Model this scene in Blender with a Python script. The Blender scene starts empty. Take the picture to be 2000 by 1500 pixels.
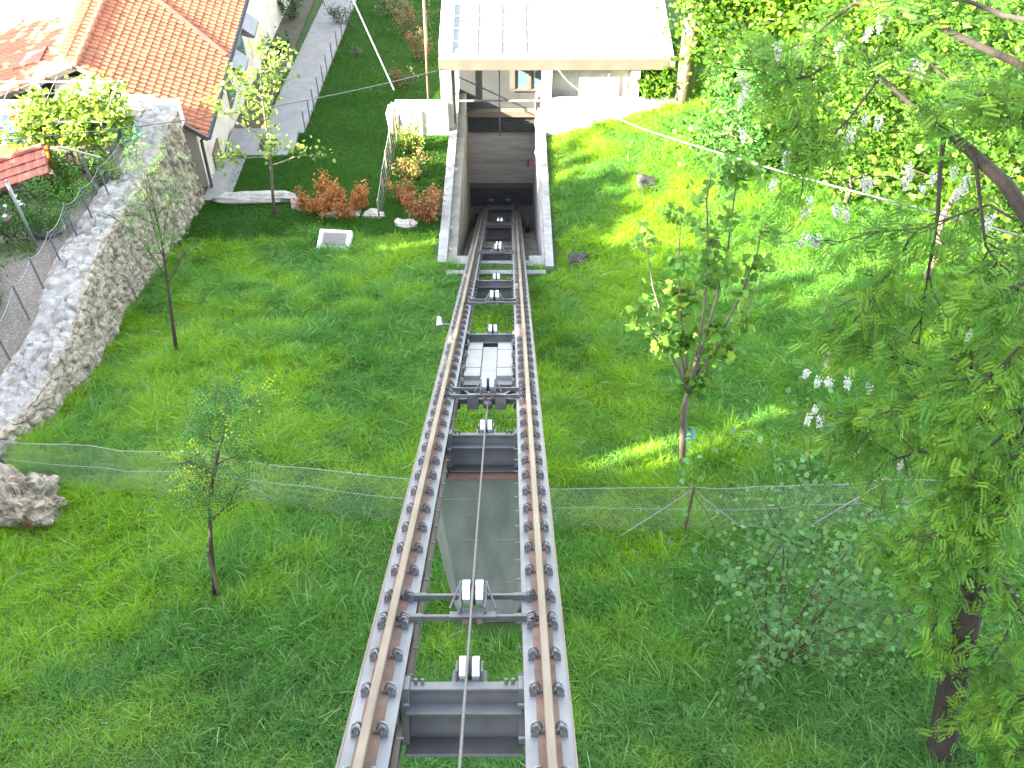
import bpy, math, random
import numpy as np
from mathutils import Vector, Matrix
R = math.radians
random.seed(7); rng = np.random.default_rng(7)
scene = bpy.context.scene
col = scene.collection

# ------------------------------------------------------------------ camera, sky, sun, exposure
F, PITCH, YAW = 2200.0, R(49.21), R(0.205)
CAM = Vector((0.34, 0.0, 4.84))
cd = bpy.data.cameras.new("camera"); cam = bpy.data.objects.new("camera", cd); col.objects.link(cam)
cd.sensor_fit = 'HORIZONTAL'; cd.sensor_width = 36.0; cd.lens = 36.0 * F / 2000.0
cd.clip_start = 0.05; cd.clip_end = 600
cam.location = CAM; cam.rotation_euler = (R(90) - PITCH, 0, -YAW)
scene.camera = cam

SUN_AZ, SUN_EL = R(66), R(28)            # sun stands to the left and a little behind the viewer
S = Vector((-math.sin(SUN_AZ) * math.cos(SUN_EL), -math.cos(SUN_AZ) * math.cos(SUN_EL), math.sin(SUN_EL)))
w = bpy.data.worlds.new("World"); scene.world = w; w.use_nodes = True
nt = w.node_tree; bg = nt.nodes['Background']; sky = nt.nodes.new('ShaderNodeTexSky')
sky.sky_type = 'NISHITA'; sky.sun_disc = False; sky.sun_elevation = SUN_EL
sky.sun_rotation = math.atan2(S.x, S.y); sky.air_density = 1.0; sky.dust_density = 1.5
hs_ = nt.nodes.new('ShaderNodeHueSaturation'); hs_.inputs['Saturation'].default_value = .5   # hazy evening sky, less blue
nt.links.new(sky.outputs[0], hs_.inputs['Color']); nt.links.new(hs_.outputs[0], bg.inputs[0]); bg.inputs[1].default_value = 0.10
sd = bpy.data.lights.new("sun", 'SUN'); sun = bpy.data.objects.new("sun", sd); col.objects.link(sun)
sd.energy = 3.9; sd.angle = R(0.5); sd.color = (1.0, 0.9, 0.72)
sun.rotation_euler = (-S).to_track_quat('-Z', 'Y').to_euler(); sun.location = (-30, -10, 30)
scene.view_settings.view_transform = 'Standard'; scene.view_settings.look = 'None'
scene.view_settings.gamma = 1.0; scene.view_settings.exposure = 3.95
scene.cycles.max_bounces = 8; scene.cycles.transparent_max_bounces = 12

# ------------------------------------------------------------------ measuring helpers
_f = Vector((math.sin(YAW) * math.cos(PITCH), math.cos(YAW) * math.cos(PITCH), -math.sin(PITCH)))
_r = Vector((math.cos(YAW), -math.sin(YAW), 0)); _u = _r.cross(_f)
def ray(px, py): return _f + _r * ((px - 1000) / F) - _u * ((py - 750) / F)
def at(px, py, Y):
    d = ray(px, py); return CAM + d * (Y / d.y)
def sm(a, b, x):
    t = np.clip((np.asarray(x, float) - a) / (b - a), 0, 1); return t * t * (3 - 2 * t)
def vn(x, y, sc, seed=0):
    x = np.asarray(x, float) / sc; y = np.asarray(y, float) / sc
    xi = np.floor(x).astype(np.int64); yi = np.floor(y).astype(np.int64); fx = x - xi; fy = y - yi
    fx = fx * fx * (3 - 2 * fx); fy = fy * fy * (3 - 2 * fy)
    def h(a, b):
        n = (a * 374761393 + b * 668265263 + seed * 974634777) & 0x7fffffff
        n = ((n ^ (n >> 13)) * 1274126177) & 0x7fffffff
        return ((n ^ (n >> 16)) & 0xffff) / 65535.0
    return (h(xi, yi) * (1 - fx) + h(xi + 1, yi) * fx) * (1 - fy) + (h(xi, yi + 1) * (1 - fx) + h(xi + 1, yi + 1) * fx) * fy
_gy = [-40, -12, 0, 5, 8.4, 22.7, 35, 44, 60, 140]
_gz = [14, -0.5, -7.0, -9.3, -10.7, -16.5, -18.9, -20.8, -21.5, -22.0]
def g(x, y):
    x = np.asarray(x, float); y = np.asarray(y, float)
    z = np.interp(y, _gy, _gz)
    z = z + 0.30 * np.clip(x - 1.7, 0, 40) * sm(20, 29, y) + 0.12 * np.clip(x - 4, 0, 40) * sm(26, 18, y)
    z = z + 0.16 * (vn(x, y, 2.3, 3) - .5) * sm(26, 22, y) + 0.3 * (vn(x, y, 5.0, 4) - .5) * sm(0.9, 2.5, np.abs(x)) * sm(24, 20, np.where(x > 2, 0, y))
    return z
def gf(x, y): return float(g(x, y))
def ground(px, py):
    d = ray(px, py); t = 4.0
    for i in range(4000):
        p = CAM + d * t
        if p.z < gf(p.x, p.y): break
        t += 0.02
    return p
_ty = [4, 13, 15, 17, 20, 22.5, 26, 28]; _tzv = [-9.3, -12.1, -12.72, -13.0, -13.4, -13.9, -14.7, -15.2]
def tz(y): return np.interp(y, _ty, _tzv) if hasattr(y, '__len__') else float(np.interp(y, _ty, _tzv))                    # the raised garden behind the old wall
TR = R(35); TD = Vector((0, math.cos(TR), -math.sin(TR))); TN = Vector((0, math.sin(TR), math.cos(TR)))
def T(x, s, h): return Vector((x, 0, 0)) + TD * s + TN * h    # along the track

# ------------------------------------------------------------------ materials
def mat(name, c, rough=0.7, metal=0.0, c2=None, ns=6.0, bump=0.0, bs=None, detail=5, c3=None, ns3=1.0, stretch=None, spec=None, trans=0.0, lo=.35, hi=.65):
    m = bpy.data.materials.new(name); m.use_nodes = True; n = m.node_tree; b = n.nodes['Principled BSDF']
    b.inputs['Roughness'].default_value = rough; b.inputs['Metallic'].default_value = metal
    if spec is not None: b.inputs['Specular IOR Level'].default_value = spec
    c = (*c, 1); tc = n.nodes.new('ShaderNodeTexCoord'); src = tc.outputs['Object']
    if stretch:
        mp = n.nodes.new('ShaderNodeMapping'); mp.inputs['Scale'].default_value = stretch
        n.links.new(src, mp.inputs['Vector']); src = mp.outputs[0]
    out = None
    def noise(sc):
        t = n.nodes.new('ShaderNodeTexNoise'); t.inputs['Scale'].default_value = sc; t.inputs['Detail'].default_value = detail
        n.links.new(src, t.inputs['Vector']); return t.outputs['Fac']
    def ramp(f, a, bb):
        r = n.nodes.new('ShaderNodeMapRange'); r.inputs['From Min'].default_value = a; r.inputs['From Max'].default_value = bb
        n.links.new(f, r.inputs['Value']); return r.outputs[0]
    b.inputs['Base Color'].default_value = c
    if c2:
        mx = n.nodes.new('ShaderNodeMix'); mx.data_type = 'RGBA'; mx.inputs['A'].default_value = c; mx.inputs['B'].default_value = (*c2, 1)
        n.links.new(ramp(noise(ns), lo, hi), mx.inputs['Factor']); out = mx.outputs['Result']
        if c3:
            m3 = n.nodes.new('ShaderNodeMix'); m3.data_type = 'RGBA'; n.links.new(out, m3.inputs['A']); m3.inputs['B'].default_value = (*c3, 1)
            n.links.new(ramp(noise(ns3), .52, .7), m3.inputs['Factor']); out = m3.outputs['Result']
        n.links.new(out, b.inputs['Base Color'])
    if bump:
        bp = n.nodes.new('ShaderNodeBump'); bp.inputs['Strength'].default_value = bump; bp.inputs['Distance'].default_value = 0.02
        n.links.new(noise(bs or ns * 3), bp.inputs['Height']); n.links.new(bp.outputs[0], b.inputs['Normal'])
    if trans:
        tl = n.nodes.new('ShaderNodeBsdfTranslucent'); ms = n.nodes.new('ShaderNodeMixShader'); ms.inputs[0].default_value = trans
        if out is not None: n.links.new(out, tl.inputs[0])
        else: tl.inputs[0].default_value = c
        n.links.new(b.outputs[0], ms.inputs[1]); n.links.new(tl.outputs[0], ms.inputs[2])
        n.links.new(ms.outputs[0], n.nodes['Material Output'].inputs[0])
    return m
def leafmat(name, rough=0.45, trans=0.4, spec=0.4):
    """colour comes from a per-leaf colour attribute (leaf-to-leaf variation), a bit of light passes through"""
    m = bpy.data.materials.new(name); m.use_nodes = True; n = m.node_tree; b = n.nodes['Principled BSDF']
    a = n.nodes.new('ShaderNodeAttribute'); a.attribute_name = 'tint'
    n.links.new(a.outputs['Color'], b.inputs['Base Color']); b.inputs['Roughness'].default_value = rough
    b.inputs['Specular IOR Level'].default_value = spec
    tl = n.nodes.new('ShaderNodeBsdfTranslucent'); n.links.new(a.outputs['Color'], tl.inputs[0])
    ms = n.nodes.new('ShaderNodeMixShader'); ms.inputs[0].default_value = trans
    n.links.new(b.outputs[0], ms.inputs[1]); n.links.new(tl.outputs[0], ms.inputs[2]); n.links.new(ms.outputs[0], n.nodes['Material Output'].inputs[0])
    return m
M = dict(
    steel=mat('grey painted steel', (.185, .188, .197), .45, .15, (.145, .148, .158), 3, .06, 60, c3=(.225, .225, .23), ns3=1.3),
    dsteel=mat('dark steel', (.11, .115, .12), .5, .25, (.08, .083, .088), 5, .05, 40, c3=(.11, .105, .10), ns3=2),
    rail=mat('worn rail head', (.215, .175, .135), .42, .3, (.16, .125, .092), 2.5, .05, 50, c3=(.12, .088, .064), ns3=1.1, stretch=(6, .6, .6)),
    rust=mat('rusty rail foot', (.165, .10, .072), .8, 0, (.12, .068, .048), 9, .15, 60, c3=(.20, .13, .095), ns3=3),
    clip=mat('clip steel', (.20, .205, .21), .35, .5, (.13, .135, .14), 9, .05, 60),
    chrome=mat('polished roller', (.62, .65, .68), .2, .85),
    rubber=mat('black rubber', (.02, .02, .022), .6),
    rope=mat('steel rope', (.17, .165, .155), .45, .5, (.11, .105, .10), 40, .2, 120),
    concrete=mat('concrete', (.30, .295, .28), .85, 0, (.22, .215, .205), 2.2, .2, 30, c3=(.35, .34, .32), ns3=.9, stretch=(2, 2, .5)),
    pconc=mat('cast concrete of the pier', (.22, .235, .22), .85, 0, (.15, .163, .152), 1.4, .15, 40, c3=(.28, .285, .265), ns3=.8, stretch=(2.5, 2.5, .5)),
    wconc=mat('pale concrete', (.44, .42, .39), .8, 0, (.33, .315, .29), 2.2, .12, 40, stretch=(2, 2, .35)),
    dconc=mat('old dark concrete', (.26, .24, .20), .9, 0, (.18, .165, .14), 2.5, .3, 25, c3=(.32, .29, .25), ns3=1.1),
    white=mat('white paint', (.78, .78, .77), .5, 0, (.72, .72, .70), 5),
    fascia=mat('metal fascia', (.15, .13, .105), .5, .1, (.125, .108, .088), 2, .02, 30),
    facade=mat('grey facade panel', (.062, .068, .07), .35, 0, (.05, .055, .057), 2, .03, 30),
    tile=mat('terracotta tile', (.36, .125, .055), .7, 0, (.28, .09, .04), 2.2, .15, 50, c3=(.29, .11, .055), ns3=1.3),
    oldtile=mat('old red tile', (.30, .095, .06), .75, 0, (.22, .07, .045), 3, .2, 40),
    plaster=mat('old lime plaster', (.58, .54, .46), .9, 0, (.50, .45, .37), 1.4, .25, 14, c3=(.36, .31, .25), ns3=.8),
    pave=mat('grey paving', (.27, .265, .25), .85, 0, (.225, .22, .21), 3, .1, 60),
    soil=mat('meadow soil', (.045, .10, .015), .95, 0, (.04, .075, .016), 2, .4, 20),
    lawnsoil=mat('turf soil', (.035, .07, .016), .95, 0, (.05, .07, .02), 2, .4, 20),
    gravel=mat('gravel', (.20, .17, .135), .95, 0, (.125, .105, .085), 30, .8, 45, c3=(.27, .24, .20), ns3=14),
    bark=mat('brown bark', (.09, .066, .045), .9, 0, (.06, .042, .03), 14, .5, 40, stretch=(1, 1, .25)),
    palebark=mat('pale bark', (.20, .165, .12), .9, 0, (.13, .105, .078), 10, .4, 40, stretch=(1, 1, .25)),
    darkbark=mat('dark furrowed bark', (.045, .034, .027), .95, 0, (.026, .02, .016), 12, .8, 30, stretch=(1, 1, .2)),
    galv=mat('galvanised wire', (.30, .30, .29), .45, .4),
    stake=mat('grey stake', (.16, .17, .19), .6, .2, (.12, .125, .14), 10),
    dwood=mat('weathered wood', (.17, .125, .09), .85, 0, (.11, .08, .06), 8, .2, 40, stretch=(1, 1, .2)),
    leaf=leafmat('leaf', .5, .45, .25), grass=leafmat('grass blade', .42, .4, .22), petal=leafmat('petal', .6, .3, .3),
)
def stone_mat(name, pale, dark, scale=3.2):
    m = bpy.data.materials.new(name); m.use_nodes = True; n = m.node_tree; b = n.nodes['Principled BSDF']; b.inputs['Roughness'].default_value = .93
    tc = n.nodes.new('ShaderNodeTexCoord'); nz = n.nodes.new('ShaderNodeTexNoise'); nz.inputs['Scale'].default_value = 5; nz.inputs['Detail'].default_value = 6
    n.links.new(tc.outputs['Object'], nz.inputs['Vector'])
    v = n.nodes.new('ShaderNodeTexVoronoi'); v.inputs['Scale'].default_value = scale; v.inputs['Randomness'].default_value = 1
    add = n.nodes.new('ShaderNodeMixRGB'); add.inputs[0].default_value = .12; n.links.new(tc.outputs['Object'], add.inputs[1]); n.links.new(nz.outputs['Color'], add.inputs[2])
    n.links.new(add.outputs[0], v.inputs['Vector'])
    mx = n.nodes.new('ShaderNodeMix'); mx.data_type = 'RGBA'; mx.inputs['A'].default_value = (*dark, 1); mx.inputs['B'].default_value = (*pale, 1)
    sp = n.nodes.new('ShaderNodeSeparateColor'); n.links.new(v.outputs['Color'], sp.inputs[0])
    mr = n.nodes.new('ShaderNodeMath'); mr.operation = 'MULTIPLY_ADD'; mr.inputs[1].default_value = .55; mr.inputs[2].default_value = .0
    n.links.new(sp.outputs[0], mr.inputs[0]); ad = n.nodes.new('ShaderNodeMath'); ad.operation = 'ADD'; n.links.new(mr.outputs[0], ad.inputs[0])
    r2 = n.nodes.new('ShaderNodeMapRange'); r2.inputs['From Min'].default_value = .3; r2.inputs['From Max'].default_value = .7; r2.inputs['To Max'].default_value = .6
    n2 = n.nodes.new('ShaderNodeTexNoise'); n2.inputs['Scale'].default_value = 9; n2.inputs['Detail'].default_value = 8; n.links.new(tc.outputs['Object'], n2.inputs['Vector'])
    n.links.new(n2.outputs['Fac'], r2.inputs['Value']); n.links.new(r2.outputs[0], ad.inputs[1])
    n.links.new(ad.outputs[0], mx.inputs['Factor']); n.links.new(mx.outputs['Result'], b.inputs['Base Color'])
    bp = n.nodes.new('ShaderNodeBump'); bp.inputs['Strength'].default_value = .6; bp.inputs['Distance'].default_value = .03
    n3 = n.nodes.new('ShaderNodeTexNoise'); n3.inputs['Scale'].default_value = 22; n3.inputs['Detail'].default_value = 8; n.links.new(tc.outputs['Object'], n3.inputs['Vector'])
    n.links.new(n3.outputs['Fac'], bp.inputs['Height']); n.links.new(bp.outputs[0], b.inputs['Normal'])
    return m
M['stone'] = stone_mat('rubble stone', (.43, .365, .275), (.12, .095, .066), 4)
M['walltop'] = mat('worn mortar wall top', (.34, .32, .285), .95, 0, (.19, .17, .145), 3.5, .7, 30, c3=(.40, .38, .35), ns3=6, detail=9)
M['midsteel'] = mat('shop painted beam', (.145, .148, .15), .5, .2, (.11, .11, .11), 4, .05, 40)
M['slab'] = stone_mat('limestone', (.46, .43, .38), (.26, .235, .20), 3)
M['glass'] = mat('roof glass', (.10, .13, .115), .08, 0, (.16, .18, .15), 1.5, spec=.8)
M['frost'] = mat('frosted glass', (.55, .58, .58), .25, 0)
M['winglass'] = mat('window glass', (.10, .15, .17), .05, 0, spec=.9)

# ------------------------------------------------------------------ mesh helpers
def link(name, me, parent=None, origin=None):
    o = bpy.data.objects.new(name, me); col.objects.link(o)
    if parent is not None: o.parent = parent
    elif origin is not None: o.location = origin
    return o
def wpos(o):
    p = Vector((0, 0, 0))
    while o is not None: p += o.location; o = o.parent
    return p
def tag(o, label=None, cat=None, group=None, kind=None):
    if label: o['label'] = label
    if cat: o['category'] = cat
    if group: o['group'] = group
    if kind: o['kind'] = kind
    return o
def empty(name, loc, label, cat, group=None):
    o = bpy.data.objects.new(name, None); col.objects.link(o); o.location = loc; o.empty_display_size = .2
    return tag(o, label, cat, group)
class MB:
    def __init__(s): s.v = []; s.f = []
    def add(s, vs, fs):
        k = len(s.v); s.v += [tuple(v) for v in vs]; s.f += [tuple(i + k for i in f) for f in fs]; return s
    def hexa(s, p):      # 8 corners: bottom 0-3, top 4-7
        return s.add(p, [(3, 2, 1, 0), (4, 5, 6, 7), (0, 1, 5, 4), (1, 2, 6, 5), (2, 3, 7, 6), (3, 0, 4, 7)])
    def box(s, x0, x1, y0, y1, z0, z1):
        return s.hexa([(x0, y0, z0), (x1, y0, z0), (x1, y1, z0), (x0, y1, z0), (x0, y0, z1), (x1, y0, z1), (x1, y1, z1), (x0, y1, z1)])
    def tbox(s, x0, x1, s0, s1, h0, h1):   # box in the track's frame
        return s.hexa([T(x0, s0, h0), T(x1, s0, h0), T(x1, s1, h0), T(x0, s1, h0), T(x0, s0, h1), T(x1, s0, h1), T(x1, s1, h1), T(x0, s1, h1)])
    def prism_x(s, prof, x0, x1):          # polygon (y,z) pushed along x
        n = len(prof); v = [(x0, a, b) for a, b in prof] + [(x1, a, b) for a, b in prof]
        return s.add(v, [tuple(range(n - 1, -1, -1)), tuple(range(n, 2 * n))] + [(i, (i + 1) % n, n + (i + 1) % n, n + i) for i in range(n)])
    def tube(s, pts, rad, n=6, cap=True):
        pts = [Vector(p) for p in pts]
        if not hasattr(rad, '__len__'): rad = [rad] * len(pts)
        k = len(s.v); up = None
        for i, p in enumerate(pts):
            d = (pts[min(i + 1, len(pts) - 1)] - pts[max(i - 1, 0)])
            if d.length < 1e-9: d = Vector((0, 0, 1))
            d.normalize()
            if up is None: up = d.orthogonal().normalized()
            else:
                up = up - d * up.dot(d)
                up = up.normalized() if up.length > 1e-6 else d.orthogonal().normalized()
            b = d.cross(up)
            for j in range(n):
                a = 2 * math.pi * j / n; s.v.append(tuple(p + (up * math.cos(a) + b * math.sin(a)) * rad[i]))
        for i in range(len(pts) - 1):
            for j in range(n):
                a = k + i * n + j; c = k + i * n + (j + 1) % n; s.f.append((a, c, c + n, a + n))
        if cap: s.f.append(tuple(k + j for j in range(n))[::-1]); s.f.append(tuple(k + (len(pts) - 1) * n + j for j in range(n)))
        return s
    def bar(s, p0, p1, w, h, up=Vector((0, 0, 1))):
        p0 = Vector(p0); p1 = Vector(p1); d = (p1 - p0).normalized(); a = d.cross(up)
        a = a.normalized() if a.length > 1e-6 else Vector((1, 0, 0)); b = a.cross(d)
        q = []
        for p in (p0, p1): q += [p - a * w / 2 - b * h / 2, p + a * w / 2 - b * h / 2, p + a * w / 2 + b * h / 2, p - a * w / 2 + b * h / 2]
        return s.add(q, [(0, 1, 2, 3), (7, 6, 5, 4), (0, 4, 5, 1), (1, 5, 6, 2), (2, 6, 7, 3), (3, 7, 4, 0)])
    def build(s, name, m, parent=None, smooth=False, bevel=0, label=None, cat=None, group=None, kind=None):
        v = np.array(s.v, float)
        if parent is not None: o0 = np.array(wpos(parent))
        elif kind in ('structure', 'stuff'): o0 = np.zeros(3)
        else: o0 = np.array([(v[:, 0].min() + v[:, 0].max()) / 2, (v[:, 1].min() + v[:, 1].max()) / 2, v[:, 2].min()])
        me = bpy.data.meshes.new(name); me.from_pydata((v - o0).tolist(), [], s.f); me.materials.append(M[m] if isinstance(m, str) else m)
        if smooth: me.polygons.foreach_set('use_smooth', [True] * len(me.polygons))
        o = link(name, me, parent, o0)
        if bevel:
            b = o.modifiers.new('bevel', 'BEVEL'); b.width = bevel; b.segments = 2; b.limit_method = 'ANGLE'; b.angle_limit = R(50)
        return tag(o, label, cat, group, kind)
def raw(name, verts, loops, starts, tints, m, parent=None, kind=None, **kw):
    """big meshes (grass, leaves) straight from arrays; tints is one colour per vertex"""
    o0 = np.array(wpos(parent)) if parent is not None else np.zeros(3)
    me = bpy.data.meshes.new(name); me.vertices.add(len(verts)); me.vertices.foreach_set('co', (verts - o0).astype(np.float32).ravel())
    me.loops.add(len(loops)); me.loops.foreach_set('vertex_index', loops.astype(np.int32))
    me.polygons.add(len(starts)); me.polygons.foreach_set('loop_start', starts.astype(np.int32))
    if tints is not None:
        a = me.color_attributes.new('tint', 'FLOAT_COLOR', 'POINT'); c = np.ones((len(verts), 4), np.float32); c[:, :3] = tints; a.data.foreach_set('color', c.ravel())
    me.update(calc_edges=True); me.validate()
    me.materials.append(M[m] if isinstance(m, str) else m)
    o = link(name, me, parent); tag(o, kind=kind, **kw); return o
def tint(base, n, var=.18, hue=.12, r=rng):
    """leaf-to-leaf colour variation round a base colour"""
    b = np.array(base, float)[None, :] * np.exp(r.normal(0, var, (n, 1)))
    h = r.normal(0, hue, n); b[:, 0] *= np.exp(h); b[:, 2] *= np.exp(-h * .6); return np.clip(b, .002, .9)

# ------------------------------------------------------------------ leaves
def norm(a): return a / np.maximum(np.linalg.norm(a, axis=1, keepdims=True), 1e-9)
def frames(n, up_bias=.6, r=rng, axis=None, scat=.35):
    nrm = norm(r.normal(0, 1, (n, 3)) + np.array([0, 0, up_bias * 2])); 
    ax = r.normal(0, 1, (n, 3)) if axis is None else axis + r.normal(0, scat, (n, 3))
    ax = norm(ax - nrm * np.sum(ax * nrm, 1, keepdims=True)); return ax, np.cross(nrm, ax), nrm
SH = dict(
    kite=[(0, 0, 0), (.45, .36, .06), (1, 0, -.05), (.45, -.36, .06)],
    maple=[(0, 0, 0), (.12, .42, .05), (.5, .52, .02), (.62, .28, 0), (1, 0, -.08), (.62, -.28, 0), (.5, -.52, .02), (.12, -.42, .05)],
    round=[(0, 0, 0), (.15, .36, .04), (.55, .44, .05), (.95, .14, -.03), (.95, -.14, -.03), (.55, -.44, .05), (.15, -.36, .04)],
)
def leaves(pos, size, shape='kite', up=.6, axis=None, r=rng):
    """one polygon per leaf -> verts, loops, starts, index of leaf per vertex"""
    n = len(pos); ax, bx, nx = frames(n, up, r, axis); sh = np.array(SH[shape]); k = len(sh)
    sz = (size * np.exp(r.normal(0, .22, n)))[:, None]
    v = np.stack([pos + sz * (a * ax + b * bx + c * nx) for a, b, c in sh], 1).reshape(-1, 3)
    return v, np.arange(n * k), np.arange(n) * k, np.repeat(np.arange(n), k)
def pinnate(pos, length, axis, pairs=7, r=rng, droop=.25):
    """compound leaves: a stalk with paired leaflets and one at the end"""
    n = len(pos); ax, bx, nx = frames(n, .9, r, axis, .8); L = (length * np.exp(r.normal(0, .2, n)))[:, None]
    V = []; 
    def lf(o, a, b, l, wd):
        V.append(np.stack([o, o + a * l * .5 + b * wd, o + a * l, o + a * l * .5 - b * wd], 1))
    for i in range(pairs):
        t = .2 + .75 * i / pairs; o = pos + ax * L * t - nx * L * droop * t * t; l = L * .25 * (1 - .3 * abs(t - .5))
        for sgn in (1, -1):
            a = norm(ax * .35 + bx * sgn - nx * .15); b = norm(np.cross(nx, a)); lf(o + a * l * .08, a, b, l, l * .21)
    o = pos + ax * L - nx * L * droop; lf(o, norm(ax - nx * .4), bx, L * .22, L * .07)
    V = np.stack(V, 1); q = V.shape[1]; v = V.reshape(-1, 3)
    return v, np.arange(n * q * 4), np.arange(n * q) * 4, np.repeat(np.arange(n), q * 4)

# ------------------------------------------------------------------ trees
def bend(p0, d, L, n=6, wob=.12, lift=0.0, rr=random):
    p = Vector(p0); d = Vector(d).normalized(); out = [p.copy()]
    for i in range(n):
        d = (d + Vector((rr.gauss(0, wob), rr.gauss(0, wob), rr.gauss(0, wob) + lift))).normalized(); p = p + d * (L / n); out.append(p.copy())
    return out
def along(pts, t):
    k = t * (len(pts) - 1); i = min(int(k), len(pts) - 2); return pts[i].lerp(pts[i + 1], k - i), (pts[i + 1] - pts[i]).normalized()
def tree(name, label, cat, trunk, r0, r1, bark, nb, blen, color, leaf='kite', lsize=.09, nleaf=3000, start=.3, spread=.9, lift=.05, twigs=5, twl=.5,
         fuzz=.22, seed=1, group=None, var=.2, hue=.12, up=.6, extra=None, pin=None, lean=None, bright=None, limbs=None, taper=.55, bpow=1.0):
    rr = random.Random(seed); rg = np.random.default_rng(seed)
    trunk = [Vector(p) for p in trunk]; root = empty(name, trunk[0], label, cat, group)
    wood = MB(); n = len(trunk); wood.tube(trunk, [r0 + (r1 - r0) * i / (n - 1) for i in range(n)], 9)
    tips = []; dirs = []
    br = []
    for i in range(nb):
        t = start + (1 - start) * ((i + rr.random() * .6) / nb) ** bpow; p, d = along(trunk, min(t, .999))
        az = i * 2.4 + rr.gauss(0, .4); side = Vector((math.cos(az), math.sin(az), 0))
        if lean: side = (side + Vector(lean) * rr.random()).normalized()
        dd = (d * (1 - spread) + side * spread + Vector((0, 0, .25))).normalized()
        L = blen * (1.05 - taper * (t - start) / (1 - start)) * rr.uniform(.7, 1.15); rb = max(.006, (r0 + (r1 - r0) * t) * .55)
        br.append((bend(p, dd, L, 7, .13, lift, rr), rb))
    for pts, rb in (limbs or []): br.append(([Vector(p) for p in pts], rb))
    for b, rb in br:
        wood.tube(b, [rb + (min(.006, rb * .4) - rb) * i / (len(b) - 1) for i in range(len(b))], 6, False)
        for q in range(twigs):
            t = rr.uniform(.25, 1); p, d = along(b, min(t, .999)); az = rr.uniform(0, 6.28)
            dd = (d + Vector((math.cos(az), math.sin(az), rr.uniform(-.35, .5))) * .9).normalized(); tw = bend(p, dd, twl * rr.uniform(.5, 1.2), 4, .18, 0, rr)
            wood.tube(tw, [min(rb * .45, .012), .008, .006, .005, .003], 4, False)
            for pt in tw[1:]: tips.append(pt); dirs.append(dd)
        for pt in b[3:]: tips.append(pt); dirs.append((b[-1] - b[-2]).normalized())
    wood.build('trunk', bark, root, True)
    tp = np.array([tuple(t) for t in tips]); td = np.array([tuple(t) for t in dirs])
    wgt = rg.gamma(.9, 1, len(tp)) + .05; idx = rg.choice(len(tp), nleaf, p=wgt / wgt.sum())
    pos = tp[idx] + rg.normal(0, fuzz, (nleaf, 3)) * np.array([1, 1, .7])
    pos[:, 2] = np.maximum(pos[:, 2], g(pos[:, 0], pos[:, 1]) + .05)
    if pin: v, l, s, w = pinnate(pos, lsize, td[idx] + np.array([0, 0, -.25]), pin, rg)
    else: v, l, s, w = leaves(pos, lsize, leaf, up, None, rg)
    tn = tint(color, nleaf, var, hue, rg)
    clump = np.exp(rg.normal(0, .16, (len(tp), 1)))[idx]; tn = tn * clump
    if bright is not None:
        m = rg.random(len(tp))[idx] < bright[1]; tn[m] = tint(bright[0], int(m.sum()), .15, .1, rg)
    raw('crown', v, l, s, np.clip(tn, 0, .9)[w], 'leaf', root)
    root['_tips'] = 0; del root['_tips']
    return root, tp
def shrub(name, label, cat, c, rx, ry, h, color, n=900, lsize=.07, leaf='kite', seed=1, stems=7, var=.22, hue=.12, group=None, bark='bark', c2=None, mix=.3, zfn=None, up=.3):
    rr = random.Random(seed); rg = np.random.default_rng(seed); c = Vector(c); root = empty(name, c, label, cat, group)
    w_ = MB(); tips = []
    for i in range(stems):
        a = 6.28 * i / stems + rr.random(); d = Vector((math.cos(a) * rx * .8, math.sin(a) * ry * .8, h * rr.uniform(.6, 1)))
        b = bend(c + Vector((d.x * .1, d.y * .1, -.05)), d, d.length * .92, 5, .12, .03, rr); w_.tube(b, [.018, .015, .012, .009, .006, .003], 5, False); tips += b[1:]
        for q in range(3):
            p, dd = along(b, rr.uniform(.3, .95)); e = bend(p, dd + Vector((rr.gauss(0, .7), rr.gauss(0, .7), .3)), .35 * h, 3, .15, 0, rr); w_.tube(e, [.008, .006, .004, .002], 4, False); tips += e[1:]
    w_.build('stems', bark, root, True)
    tp = np.array([tuple(t) for t in tips]); idx = rg.integers(0, len(tp), n); wq = rg.gamma(1.2, 1, len(tp)); idx = rg.choice(len(tp), n, p=wq / wq.sum())
    pos = tp[idx] + rg.normal(0, 1, (n, 3)) * np.array([rx, ry, h]) * .13; pos[:, 2] = np.maximum(pos[:, 2], c.z + .02)
    v, l, s, wv = leaves(pos, lsize, leaf, up, None, rg); tn = tint(color, n, var, hue, rg)
    if c2 is not None: m = rg.random(len(tp))[idx] < mix; tn[m] = tint(c2, int(m.sum()), var, hue, rg)
    raw('foliage', v, l, s, tn[wv], 'leaf', root); return root

# ================================================================== THE GROUND
def sheet(name, xs, ys, zf, m, hole=None, kind='structure', label=None, cat=None):
    X, Y = np.meshgrid(xs, ys); Z = zf(X, Y); b = MB(); nx = len(xs)
    b.v = list(zip(X.ravel().tolist(), Y.ravel().tolist(), Z.ravel().tolist()))
    for j in range(len(ys) - 1):
        for i in range(nx - 1):
            if hole and hole((xs[i] + xs[i + 1]) / 2, (ys[j] + ys[j + 1]) / 2): continue
            k = j * nx + i; b.f.append((k, k + 1, k + nx + 1, k + nx))
    o = b.build(name, m, None, True, kind=kind, label=label, cat=cat); return o
PX0, PX1, PY0, PY1 = -1.6, 1.55, 22.8, 36.4                    # the station pit, open in the ground
xs = sorted(set([-120, -80, -55, -40, -30] + list(np.arange(-24, 24, .5)) + [PX0, PX1, 24, 32, 45, 70, 120]))
ys = sorted(set([-40, -30, -20, -14] + list(np.arange(-10, 46, .5)) + [PY0, PY1, 48, 55, 70, 100, 140]))
gm = M['soil']
sheet('ground', xs, ys, g, gm, lambda x, y: PX0 < x < PX1 and PY0 < y < PY1)

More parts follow.
